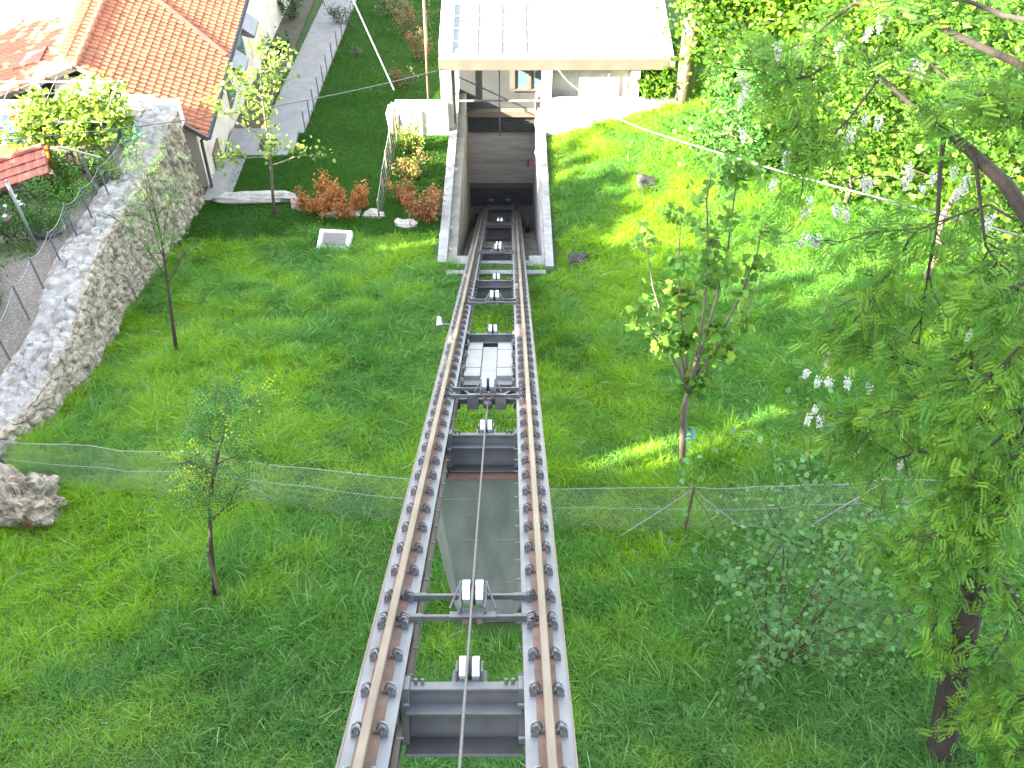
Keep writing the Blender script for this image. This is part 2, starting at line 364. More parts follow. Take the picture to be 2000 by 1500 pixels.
# ---- grass blades
def blades(name, P, h, wd, dirx, diry, bendf, tn, kind='stuff', label=None, cat=None):
    n = len(P); a = rng.uniform(0, 6.283, n); sx, sy = np.cos(a), np.sin(a); side = np.stack([sx, sy, np.zeros(n)], 1)
    d = np.stack([dirx, diry, np.zeros(n)], 1); V = []
    for t, wf in ((0, .8), (.42, 1), (.78, .75), (1, 0)):
        z = h * (t - bendf * .62 * t * t * t); p = P + d * (h * bendf * t * t)[:, None]; p[:, 2] += z
        if wf > 0: V += [p - side * (wd * wf / 2)[:, None], p + side * (wd * wf / 2)[:, None]]
        else: V.append(p)
    V = np.stack(V, 1).reshape(-1, 3); base = np.arange(n)[:, None] * 7
    L = (base + np.array([0, 1, 3, 2, 2, 3, 5, 4, 4, 5, 6])[None, :]).ravel(); st = (np.arange(n)[:, None] * 11 + np.array([0, 4, 8])[None, :]).ravel()
    return raw(name, V, L, st, np.repeat(tn, 7, 0), 'grass', None, kind, label=label, cat=cat)
def infr(x, y, z, m=1.12):
    dz = CAM.z - z; D = y * math.cos(PITCH) + dz * math.sin(PITCH); v = (y * math.sin(PITCH) - dz * math.cos(PITCH)) / D
    return (np.abs((x - CAM.x) / D) < .4545 * m + .02) & (v < .341 * m + .06) & (v > -.341 * m - .06)
def lawn_edge(x): return 23.9 + .5 * np.sin(x * .9) + .5 * (vn(x, x * 0, 1.1, 9) - .5) + 1.0 * sm(-4.2, -2.2, x)
WP = [(-10.5, 10.8), (-9.75, 12.6), (-9.3, 14.4), (-9.1, 16.2), (-9.3, 18), (-9.42, 20), (-9.3, 22.7), (-8.95, 26.3)]
WALLX = lambda y: np.interp(y, [q[1] for q in WP], [q[0] for q in WP]) + .06
def meadow():
    N = 1350000; x = rng.uniform(-10, 15, N); y = rng.uniform(2.6, 36, N); z = g(x, y); keep = infr(x, y, z)
    keep &= ~((x > PX0 - .15) & (x < PX1 + .15) & (y > 22.75)); keep &= ~((x < -1.55) & (y > lawn_edge(x))); keep &= x > WALLX(y) + .02
    keep &= ~((y > 30.6)&(x < 5.6)); keep &= ~((np.abs(x) < .55) & (np.abs(y - 8.9) < .6))
    keep &= ~((np.abs(x) < 1) & (y > 21.6) & (rng.random(N) < .7))
    x, y, z = x[keep], y[keep], z[keep]; n = len(x); P = np.stack([x, y, z - .02], 1)
    lay = vn(x, y, 1.3, 21) * .6 + vn(x, y, .55, 22) * .4; ang = 6.283 * (vn(x, y, 3.2, 23) * .8 + vn(x, y, .9, 24) * .35) + rng.normal(0, 1.0, n); ang = np.where(rng.random(n) < .6, rng.uniform(0, 6.283, n), ang)
    hh = (.11 + .18 * vn(x, y, 1.5, 25) + .20 * sm(.35, .85, vn(x, y, .36, 26))) * np.exp(rng.normal(0, .22, n)); hh *= np.where((np.abs(x) < 1.0) & (y > 12), .55, 1)
    bd = np.clip(.35 + .75 * lay + rng.normal(0, .16, n), .1, 1.25)
    blue = sm(.30, .72, vn(x, y, 2.6, 31) * .5 + vn(x, y, .6, 32) * .5 + .12 * sm(12, 6, y) + .10 * sm(2, 5, x) * sm(24, 16, y) - .12 * sm(-2, -6, x))[:, None]  # bluer toward the near end, part of the painted window-glass veil
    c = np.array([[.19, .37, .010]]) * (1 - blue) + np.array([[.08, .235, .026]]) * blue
    glint = (rng.random(n) < .09)[:, None]; c = np.where(glint, [[.23, .37, .12]], c); c = c + (sm(9, 5, y) * .35)[:, None] * (np.array([[.10, .20, .085]]) - c); hh = np.where(glint[:, 0], hh * .95, hh); bd = np.where(glint[:, 0], bd * 1.25, bd); WD = rng.uniform(.006, .012, n) * np.where(glint[:, 0], 1.35, 1)  # pale blades painted as glints; near grass paled to mimic the window-glass veil
    c = c * np.exp(rng.normal(0, .22, (n, 1))); c[:, 0] *= np.exp(rng.normal(0, .15, n))
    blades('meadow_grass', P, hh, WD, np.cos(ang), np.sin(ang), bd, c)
meadow()
PQ = ground(655, 476)
def lawn():
    N = 520000; x = rng.uniform(-10, -1.55, N); y = rng.uniform(22.5, 46, N); z = g(x, y)
    keep = infr(x, y, z) & (y > lawn_edge(x) - .1) & ~((x < -6.75) & (y > 29.2)) & ~((x < -8.3) & (y > 26.2)) & (x > np.maximum(WALLX(y), -9.3)) & ~((np.abs(x - PQ.x) < .6) & (np.abs(y - PQ.y + .1) < .55))
    keep &= rng.random(N) < np.where(y > 34, .6, 1)
    x, y, z = x[keep], y[keep], z[keep]; n = len(x); P = np.stack([x, y, z - .01], 1); ang = rng.uniform(0, 6.283, n)
    hh = (.07 + .06 * vn(x, y, .9, 41)) * np.exp(rng.normal(0, .2, n)); k = vn(x, y, 1.6, 42)[:, None]
    c = np.array([[.038, .128, .008]]) * (1 - k) + np.array([[.05, .155, .012]]) * k; c = c * np.exp(rng.normal(0, .2, (n, 1)))
    blades('lawn_grass', P, hh, rng.uniform(.008, .014, n), np.cos(ang), np.sin(ang), rng.uniform(.2, .9, n), c)
lawn()

# ================================================================== THE TRACK
S0, S1 = -1.0, 40.6
track = empty('funicular_track', T(0, S1, -.75), 'twin rail funicular track on grey steel girders running down the slope', 'railway track')
for x in (-.6, .6):
    b = MB()                                                    # rail section: head, web, foot
    prof = [(-.009, -.140), (.009, -.140), (.009, -.04), (.031, -.032), (.031, -.004), (.024, 0), (-.024, 0), (-.031, -.004), (-.031, -.032), (-.009, -.04)]
    n = len(prof); b.v = [tuple(T(x + a, S0, h)) for a, h in prof] + [tuple(T(x + a, S1, h)) for a, h in prof]
    b.f = [(i, (i + 1) % n, n + (i + 1) % n, n + i) for i in range(n)] + [tuple(range(n))[::-1], tuple(range(n, 2 * n))]
    rail = b.build('rail', 'rail', track)
    f = MB().tbox(x - .078, x + .078, S0, S1, -.1536, -.1405).tbox(x - .0135, x + .0135, S0, S1, -.1404, -.045)
    f.build('rail_foot', 'rust', rail)
    G = MB().tbox(x - .16, x + .16, S0, S1, -.176, -.156)     # girder: flanges, web, stiffeners and bolts
    G.tbox(x - .012, x + .012, S0, S1, -.66, -.176).tbox(x - .14, x + .14, S0, S1, -.68, -.66)
    sgn = -1 if x > 0 else 1
    for k in range(int((S1 - S0) / .44)):
        s = S0 + .3 + k * .44; G.tube([T(x + sgn * .16, s, -.30), T(x + sgn * .205, s, -.30)], .010, 6)
        if k % 3 == 0: G.tbox(x - .13, x + .13, s - .008, s + .008, -.66, -.176)
    gd = G.build('girder', 'steel', track)
    e = MB().tbox(x - sgn * .160, x - sgn * .172, S0, S1, -.186, -.150); e.build('edge_strip', 'rail', gd)
    gr = MB().tbox(x + sgn * .118, x + sgn * .158, S0, S1, -.50, -.46); gr.tbox(x + sgn * .013, x + sgn * .150, S0, S1, -.53, -.504)
    gr.build('guide_rail', 'rail', track)
# clips that hold the rails down
def clip_mb(x, s, sd):
    b = MB(); q = x + sd * .095
    b.tbox(q - .026, q + .030, s - .036, s + .036, -.1555, -.128)
    b.tube([T(q, s - .02, -.128), T(q, s - .02, -.085)], .011, 6)
    pts = [T(q - sd * .012 + .034 * math.cos(a), s + .012, -.128 + .062 * math.sin(a)) for a in [math.pi * i / 7 for i in range(8)]]
    b.tube(pts, .010, 6); pts = [T(q + .024 * math.cos(a), s - .018, -.128 + .045 * math.sin(a)) for a in [math.pi * i / 6 for i in range(7)]]
    b.tube(pts, .009, 6); b.tbox(q - sd * .062, q - sd * .02, s - .016, s + .016, -.138, -.118)
    return b
ss = [2.9 + .525 * i for i in range(71)]
extra = [5.62, 6.02, 12.66, 13.1, 20.2, 20.6, 28.0, 28.4]
proto = {}
cnt = 0; rest = MB(); allclips = []
for i, s in enumerate(sorted(ss + extra)):
    for x in (-.6, .6):
        for sd_ in (-1, 1):
            allclips.append((s, x, sd_))
wr = Vector(wpos(track))
for s, x, sd_ in allclips:
    if cnt < 100:
        if sd_ not in proto:
            o = clip_mb(x, s, sd_).build('rail_clip', 'clip', track); proto[sd_] = (o, s, x)
        else:
            p, s0, x0 = proto[sd_]; o = p.copy(); col.objects.link(o); o.parent = track; o.location = p.location + T(x, s, 0) - T(x0, s0, 0)
        cnt += 1
    else:
        m_ = clip_mb(x, s, sd_); rest.add(m_.v, m_.f)
rest.build('rail_clip', 'clip', track, kind='stuff')
# guide rollers for the haul rope
RX = .035
def lathe_x(b, cx, s, h, prof, n=16):      # profile (dx, r) turned round an axis along x
    k = len(b.v)
    for dx, r_ in prof:
        for j in range(n):
            a = 2 * math.pi * j / n; b.v.append(tuple(T(cx + dx, s + r_ * math.cos(a), h + r_ * math.sin(a))))
    for i in range(len(prof) - 1):
        for j in range(n):
            q = k + i * n + j; q2 = k + i * n + (j + 1) % n; b.f.append((q, q2, q2 + n, q + n))
    b.f.append(tuple(k + j for j in range(n))); b.f.append(tuple(k + (len(prof) - 1) * n + j for j in range(n))[::-1]); return b
def roller(parent, s, h, r=.115, wdt=.085):
    ro = lathe_x(MB(), RX, s, h, [(-wdt, r * .72), (-wdt, r), (-wdt * .28, r), (-wdt * .2, r * .66), (wdt * .2, r * .66), (wdt * .28, r), (wdt, r), (wdt, r * .72)], 20).build('guide_roller', 'chrome', parent)
    lathe_x(MB(), RX, s, h, [(-wdt * .27, r * .9), (-wdt * .27, r * .93), (-.008, r * .80), (.008, r * .80), (wdt * .27, r * .93), (wdt * .27, r * .9)], 20).build('rubber_liner', 'rubber', ro)
    return ro
for s in (5.85, 12.9, 20.4, 28.2, 35.4):                           # two rods carrying a roller in a fork
    b = MB(); 
    for ds in (-.2, .2):
        b.tbox(-.62, .62, s + ds - .02, s + ds + .02, -.150, -.110) if ds > 0 else b.tbox(-.62, .62, s + ds - .02, s + ds + .02, -.150, -.110)
        for sx in (-1, 1): b.tbox(sx * .46 - .09, sx * .46 + .09, s + ds - .03, s + ds + .03, -.155, -.105)
    rb = b.build('cross_rod', 'dsteel', track)
    f = MB().tbox(RX - .19, RX + .19, s - .26, s - .16, -.109, -.094)
    for sx in (-1, 1):
        f.tbox(RX + sx * .098 - .006, RX + sx * .098 + .006, s - .22, s + .22, -.109, -.03)
        f.bar(T(RX + sx * .105, s + .16, .03), T(RX + sx * .19, s - .12, -.09), .016, .016); f.bar(T(RX + sx * .105, s + .02, .05), T(RX + sx * .105, s - .2, -.09), .02, .02)
    f.tube([T(RX - .12, s, -.01), T(RX + .12, s, -.01)], .018, 8)
    f.build('roller_fork', 'dsteel', rb); roller(rb, s, -.01)
    for sx in (-1, 1): MB().tbox(RX + sx * .06 - .022, RX + sx * .06 + .022, s - .268, s - .262, -.155, -.115).build('rusty_nut', 'rust', rb)
for s in (4.75, 11.2, 17.6, 23.9, 30.2, 36.6):                      # deep cross beams
    b = MB().tbox(-.43, .43, s - .05, s + .06, -.26, -.24).tbox(-.43, .43, s - .012, s + .012, -.66, -.26)
    b.tbox(-.43, .43, s - .17, s - .01, -.39, -.37).tbox(-.43, .43, s - .23, s + .1, -.69, -.665)
    for sx in (-1, 1):
        b.tbox(sx * .43 - .03, sx * .43 + .03, s - .12, s + .08, -.66, -.20)
        for q in (0, .05): b.tube([T(sx * (.36 - q), s + .03, -.24), T(sx * (.36 - q), s + .03, -.20)], .016, 6)
    bm_ = b.build('cross_beam', 'dsteel' if s > 5 else 'midsteel', track, bevel=.004); roller(bm_, s + .17, -.20, .10, .075)
    b = MB().tbox(RX - .13, RX + .13, s + .06, s + .24, -.262, -.246)
    for sx in (-1, 1): b.tbox(RX + sx * .095 - .007, RX + sx * .095 + .007, s + .07, s + .24, -.25, -.16)
    b.build('roller_bracket', 'dsteel', bm_)
for s in (10.85,):                                                  # rusted bearing plate over the pier
    MB().tbox(-.45, .45, s - .05, s + .95, -.74, -.70).build('bearing_plate', 'rust', track)
# lower end: buffers in the pit
b = MB().tbox(-.55, .55, S1, S1 + .12, -.15, .55)
for sx in (-1, 1): b.tube([T(sx * .33, S1 - .35, .32), T(sx * .33, S1, .32)], .06, 10); b.tube([T(sx * .33, S1 - .40, .32), T(sx * .33, S1 - .34, .32)], .11, 12)
b.build('end_buffer', 'dsteel', track)

# haul rope
s_a, s_b = -1.0, 12.62
MB().tube([T(RX, s_a + (s_b - s_a) * i / 20, .075 - .30 * sm(.83, 1, i / 20) - .09 * sm(.2, .0, abs((i / 20) - .8))) for i in range(21)], .0115, 8).build('haul_rope', 'rope', None, True, label='taut steel haul rope running down the middle between the rails', cat='rope')

# counterweight carriage riding inside the girders
cw = empty('counterweight_carriage', T(0, 15.2, -.62), 'flat grey counterweight carriage with stacked plates hanging on the haul rope', 'rail carriage')
def cwp(mb, name='ballast_block', m='cwgrey', par=cw): return mb.build(name, m, par, bevel=.006)
M['cwgrey'] = mat('grey lacquered plate', (.27, .275, .28), .45, .15, (.22, .225, .23), 2, .03, 30)
for x0, x1 in ((-.40, -.135), (.135, .40)):
    for a, c in ((14.86, 15.42), (15.46, 16.80), (16.84, 17.4)): cwp(MB().tbox(x0, x1, a, c, -.60, -.36))
for a, c in ((14.80, 15.35), (15.36, 15.75), (15.76, 16.8), (16.81, 17.2)): cwp(MB().tbox(-.13, .13, a, c, -.60, -.40))
b = MB().tbox(-.41, .41, 14.50, 14.84, -.66, -.42); cwp(b, 'end_plate', 'dsteel')
b = MB()
for sx in (-1, 1): b.tbox(sx * .425 - .018, sx * .425 + .018, 13.7, 17.5, -.60, -.46)
b.tbox(-.42, .42, 13.62, 13.72, -.50, -.42)
for sx in (-1, 1): b.bar(T(sx * .40, 14.2, -.42), T(sx * .16, 13.6, -.44), .05, .05, TN)
cwp(b, 'frame', 'dsteel')
for sx in (-1, 1):
    cwp(MB().tbox(sx * .21 - .085, sx * .21 + .085, 13.52, 13.74, -.56, -.36), 'brake_housing', 'steel')
    for s in (14.4, 15.3, 16.3, 17.2): lathe_x(MB(), sx * .40, s, -.40, [(-.02, .10), (-.02, .12), (.02, .12), (.02, .10)], 16).build('wheel', 'dsteel', cw)
b = MB(); lathe_x(b, RX, 13.62, -.42, [(-.09, .07), (-.08, .085), (-.02, .085), (-.015, .12), (.015, .12), (.02, .085), (.08, .085), (.09, .07)], 18)
b.tube([T(RX, 13.6, -.40), T(RX, 13.0, -.30), T(RX, 12.78, -.26), T(RX, 12.66, -.24), T(RX, 12.6, -.23)], [.03, .035, .04, .075, .03], 12); b.build('rope_socket', 'dsteel', cw, True)

# concrete pier under the track
def pier():
    root = empty('concrete_pier', (0, 8.9, gf(0, 8.9)), 'grey concrete pier flaring upward under the track girders', 'pier')
    zb = gf(0, 8.9) - .6; b = MB(); secs = []; zt = T(0, 10.9, -.75).z
    ztop = lambda y: -math.tan(TR) * y - .78 / math.cos(TR)
    for t in np.linspace(0, 1, 6):
        hw = .42 + .42 * t ** .8; y0 = 8.55 + .10 * (1 - t); y1 = 9.45 - .08 * (1 - t); ch = .14 + .08 * t
        zz = lambda y: zb + (ztop(y) - zb) * t
        secs.append([(a, y, zz(y)) for a, y in ((-hw + ch, y0), (hw - ch, y0), (hw, y0 + ch * 1.6), (hw, y1), (-hw, y1), (-hw, y0 + ch * 1.6))])
    n = 6
    b.v = [v for s_ in secs for v in s_]
    for i in range(5):
        for j in range(n): b.f.append((i * n + j, i * n + (j + 1) % n, (i + 1) * n + (j + 1) % n, (i + 1) * n + j))
    b.f += [tuple(range(n))[::-1], tuple(range(5 * n, 6 * n))]
    b.build('shaft', 'pconc', root, bevel=.015)
    j = MB(); zt = ztop(8.55)
    for t in (.42, .68, .9):
        z = zb + (zt - zb) * t; hw = .42 + .42 * t ** .8; ch = .14 + .08 * t; y0 = 8.55 + .10 * (1 - t) - .002
        j.box(-hw + ch + .01, hw - ch - .01, y0 - .004, y0 + .004, z - .006, z + .006)
    for q in range(10):
        t = .3 + .065 * q; z = zb + (zt - zb) * t; y0 = 8.55 + .10 * (1 - t) - .002; xx = (-.2, .18)[q % 2]; j.box(xx - .014, xx + .014, y0 - .004, y0 + .004, z - .014, z + .014)
    j.build('shutter_joint', 'dconc', root)
pier()

# small fitting beside the track
fl = empty('track_fitting', T(-.95, 18.7, -.5), 'small pale grey fitting on a short arm beside the left rail', 'track fitting')
MB().tube([T(-.76, 18.7, -.3), T(-1.0, 18.6, -.26)], .03, 6).build('arm', 'steel', fl)
MB().tube([T(-1.0, 18.55, -.30), T(-1.02, 18.75, -.16)], [.075, .05], 8).build('lamp_head', 'chrome', fl)

# ================================================================== THE STATION
st = empty('lower_station', (0, 31, -18), 'concrete funicular station with glazed roof where the rails run in', 'station')
def sp(b, name, m, par=st, bevel=0, **k): return b.build(name, m, par, bevel=bevel, **k)
PZ = lambda y: -math.tan(TR) * y - 1.0                 # pit floor follows the track
CW = [(22.6, -16.25), (31.0, -17.95), (36.4, -18.2), (36.4, -26.8), (33, -26), (22.6, -18.2)]
sp(MB().prism_x([(22.75, -16.55), (31.0, -18.12), (36.2, -18.3), (36.2, -26.8), (33, -25.5), (22.75, -18.2)], -1.36, -1.12), 'pit_wall', 'dconc')
sp(MB().prism_x([(22.6, -16.25), (31.0, -17.95), (36.4, -18.1), (36.4, -26.8), (33, -26), (22.6, -18.4)], -1.62, -1.363), 'wing_wall', 'concrete', bevel=.01)
sp(MB().prism_x([(22.3, -16.55), (22.6, -16.40), (22.6, -18.2), (22.3, -18)], -1.70, -1.40), 'wing_wall_end', 'concrete', bevel=.01)
sp(MB().prism_x([(22.7, -16.5), (31.0, -18.08), (36.2, -18.2), (36.2, -26.8), (33, -25.5), (22.7, -18.2)], 1.27, 1.33), 'pit_wall', 'concrete')
sp(MB().prism_x([(22.4, -16.22), (31.0, -17.92), (36.4, -18.1), (36.4, -26.8), (33, -26), (22.4, -18.4)], 1.333, 1.56), 'wing_wall', 'concrete', bevel=.01)
# stepped pit floor
fl_ = MB()
for i in range(30):
    y0 = 22.9 + i * .35; z = PZ(y0 + .35); fl_.box(-1.12, 1.27, y0, y0 + .349, z - .8, z)
sp(fl_, 'pit_floor', 'dconc')
sp(MB().box(-1.36, 1.33, 22.45, 22.9, -17.6, PZ(22.7) + .42).box(-1.36, 1.33, 22.0, 22.15, -17.2, gf(0, 22.1) + .1), 'sill', 'concrete', bevel=.01)
sp(MB().box(-1.12, -.80, 23.0, 23.25, -18, -16.62).box(.90, 1.27, 23.0, 23.25, -18, -16.62), 'door_stop', 'concrete')
sp(MB().box(-1.12, 1.27, 33.5, 33.8, -26, -19.9), 'pit_back_wall', mat('board marked concrete', (.44, .42, .37), .85, 0, (.34, .32, .275), 2.0, .15, 30, c3=(.26, .24, .205), ns3=.8, stretch=(.5, 2, 3.2)))
sp(MB().box(-1.1, 1.25, 33.1, 33.4, -23.05, -22.3), 'back_beam', 'dsteel')
cp = MB()
for zz in (-23.9, -24.4, -24.9): cp.box(-.98, -.72, 32.2, 33.3, zz, zz + .2)
cp.box(-.70, -.66, 32.6, 32.7, -25, -22.9); sp(cp, 'service_ladder', 'dsteel')
sp(MB().box(.95, 1.09, 31.5, 32.4, -24.6, -22.8), 'switch_cabinet', 'dsteel')
sp(MB().box(1.0, 1.09, 32.6, 32.75, -20.9, -20.6), 'red_box', mat('red paint', (.45, .05, .04), .5))
for sx in (-1.09, 1.24):
    sp(MB().box(sx - .02, sx + .02, 31.2, 31.35, -22.5, -19.2).box(sx - .02, sx + .02, 32.2, 32.3, -22.8, -19.2), 'guide_post', 'galv')
# upper facade above the pit
sp(MB().box(-1.36, 1.62, 33.25, 33.49, -18.82, -15.7), 'inner_facade', 'facade')
sp(MB().box(-1.12, 1.55, 33.05, 33.25, -19.08, -18.83), 'ledge', 'fascia', bevel=.01)
lv = MB().box(-1.12, 1.33, 33.34, 33.48, -19.89, -19.085)
sp(lv, 'louvre_back', 'dsteel'); lv = MB()
for k in range(9):
    z = -19.85 + k * .084; lv.hexa([(-1.11, 33.22, z), (1.32, 33.22, z), (1.32, 33.335, z + .045), (-1.11, 33.335, z + .045), (-1.11, 33.22, z + .016), (1.32, 33.22, z + .016), (1.32, 33.335, z + .061), (-1.11, 33.335, z + .061)])
sp(lv, 'louvre', 'facade')
wf = MB()
for x0, x1, z0, z1 in ((.38, 1.6, -16.35, -16.27), (.38, .56, -18.0, -16.35), (1.02, 1.12, -18.0, -16.35), (.38, 1.6, -18.06, -17.98)): wf.box(x0, x1, 33.15, 33.27, z0, z1)
wn = sp(wf, 'window_frame', 'fascia'); MB().box(.56, 1.6, 33.20, 33.245, -17.98, -16.35).build('window_glass', 'winglass', wn)
MB().box(.30, 1.6, 33.0, 33.2, -16.22, -16.05).build('blind_box', 'steel', wn)
sp(MB().box(.02, .06, 31.6, 31.66, -18.8, -15.66), 'door_post', 'dsteel')
sp(MB().box(-1.36, 1.4, 31.62, 31.66, -17.42, -17.36), 'hand_rail', 'steel')
# columns, beam, roof
for x0, x1, y0, y1, z0 in ((-1.84, -1.48, 30.80, 31.15, -18.3), (1.40, 1.74, 30.80, 31.15, -18.4), (4.25, 4.55, 30.85, 31.15, -16.9)):
    sp(MB().box(x0, x1, y0, y1, z0, -15.66), 'column', 'wconc', bevel=.015)
sp(MB().prism_x([(31.16, -15.7), (31.5, -15.7), (31.2, -18.0), (31.16, -18.0)], -1.48, -1.40), 'side_fin', 'fascia')
sp(MB().box(-1.86, 5.6, 30.78, 30.953, -15.655, -15.25), 'roof_beam', 'fascia', bevel=.012)
rf = sp(MB().box(-1.50, 1.62, 30.955, 40.0, -15.40, -15.33), 'glass_roof', 'white')
gb = MB()
for i in range(5):
    x0 = -1.48 + i * .775; fz = MB().box(x0 + .44, x0 + .715, 31.14, 39.9, -15.325, -15.29).box(x0 + .06, x0 + .44, 34.10, 39.9, -15.325, -15.285)
    fz.build('frosted_pane', 'frost', rf)
    for j in range(4):
        y0 = 31.12 + j * .74; MB().box(x0 + .06, x0 + .44, y0 + .02, y0 + .715, -15.325, -15.285).build('glass_pane', 'glass', rf)
    gb.box(x0 - .03, x0 + .05, 30.98, 40, -15.328, -15.24)
for j in range(13): gb.box(-1.47, 1.66, 31.085 + j * .74, 31.13 + j * .74, -15.327, -15.262)
gb.build('glazing_bar', 'white', rf)
sp(MB().box(1.70, 5.55, 30.96, 40, -15.40, -15.28), 'flat_roof', 'white')
rs = MB()
for k in range(4): rs.box(2.3 + k * .85, 2.33 + k * .85, 30.97, 40, -15.279, -15.24)
sp(rs, 'roof_seam', 'white')
sp(MB().box(-1.86, -1.55, 31.3, 34.2, -15.75, -15.10).box(-1.54, -1.51, 30.96, 40, -15.40, -15.22), 'roof_gutter', 'white', bevel=.02)
sp(MB().box(1.745, 5.5, 31.2, 31.4, -18.6, -15.42), 'side_facade', 'wconc')
sp(MB().box(1.62, 5.6, 35.9, 36.1, -20, -15.42).box(-1.6, -1.4, 36.41, 40, -20.5, -15.42), 'rear_wall', 'wconc')
sp(MB().bar((1.78, 30.9, -15.7), (1.95, 31.18, -16.0), .06, .06).bar((3.55, 31.0, -15.66), (3.55, 31.0, -16.75), .05, .05), 'brace', 'galv')
sp(MB().prism_x([(30.55, -20), (30.9, -20), (30.9, -16.72), (30.55, -16.72)], 1.565, 5.75), 'front_wall', 'wconc', bevel=.012)
sp(MB().prism_x([(30.6, -20), (30.95, -20), (30.95, -16.85), (30.6, -16.85)], -3.35, -1.625), 'front_wall', 'wconc', bevel=.012)
rb_ = MB()
def boulder(b, c, r, seed, sq=(1, 1, .7), n=10):
    rr = np.random.default_rng(seed); k = len(b.v); m = n
    ph = rr.uniform(0, 6.28, 6)
    for i in range(m + 1):
        th = math.pi * i / m
        for j in range(2 * m):
            a = math.pi * j / m; d = np.array([math.sin(th) * math.cos(a), math.sin(th) * math.sin(a), math.cos(th)])
            q = 1 + .16 * math.sin(3 * d[0] + ph[0] + 2 * d[1]) + .13 * math.sin(4 * d[2] + ph[1] - 3 * d[1]) + .09 * math.sin(7 * d[0] + ph[2]) + .06 * math.sin(9 * d[1] + ph[3] + 8 * d[2]) + .03 * rr.normal() * (0 < i < m)
            s_ = np.sign(d) * np.abs(d) ** .75; b.v.append(tuple(np.array(c) + s_ * r * q * np.array(sq)))
    for i in range(m):
        for j in range(2 * m): b.f.append((k + i * 2 * m + j, k + (i + 1) * 2 * m + j, k + (i + 1) * 2 * m + (j + 1) % (2 * m), k + i * 2 * m + (j + 1) % (2 * m)))
    return b
boulder(MB(), (-3.42, 30.75, -17.5), .33, 5, (.6, .7, 1.9)).build('boulder', 'slab', None, True, label='rough grey boulder at the free end of the white station wall', cat='rock')

# stones set along the inside of the left wing wall
for k_, (y, z) in enumerate(((23.0, -16.95), (23.6, -16.85), (24.7, -17.0), (25.35, -17.2), (28.3, -17.72), (29.1, -17.9))):
    boulder(MB(), (-1.345, y, z), .17, 200 + k_, (.55, .8, 1.0), 8).build('inset_stone', 'slab', st)

# ================================================================== OLD STONE WALL ON THE LEFT
def worley(x, y, sc, seed):
    """distance between the two nearest cell borders and the cell's own random number"""
    x = np.asarray(x, float) / sc; y = np.asarray(y, float) / sc; xi = np.floor(x).astype(np.int64); yi = np.floor(y).astype(np.int64)
    def h(a, b, k):
        n = (a * 374761393 + b * 668265263 + (seed * 7 + k) * 974634777) & 0x7fffffff; n = ((n ^ (n >> 13)) * 1274126177) & 0x7fffffff; return ((n ^ (n >> 16)) & 0xffff) / 65535.0
    F1 = np.full(x.shape, 9.); F2 = F1.copy(); ID = F1 * 0
    for a in (-1, 0, 1):
        for b in (-1, 0, 1):
            dx = xi + a + .15 + .7 * h(xi + a, yi + b, 1) - x; dy = yi + b + .15 + .7 * h(xi + a, yi + b, 2) - y; d = np.hypot(dx, dy)
            c = d < F1; F2 = np.where(c, F1, np.minimum(F2, d)); ID = np.where(c, h(xi + a, yi + b, 3), ID); F1 = np.where(c, d, F1)
    return F2 - F1, ID
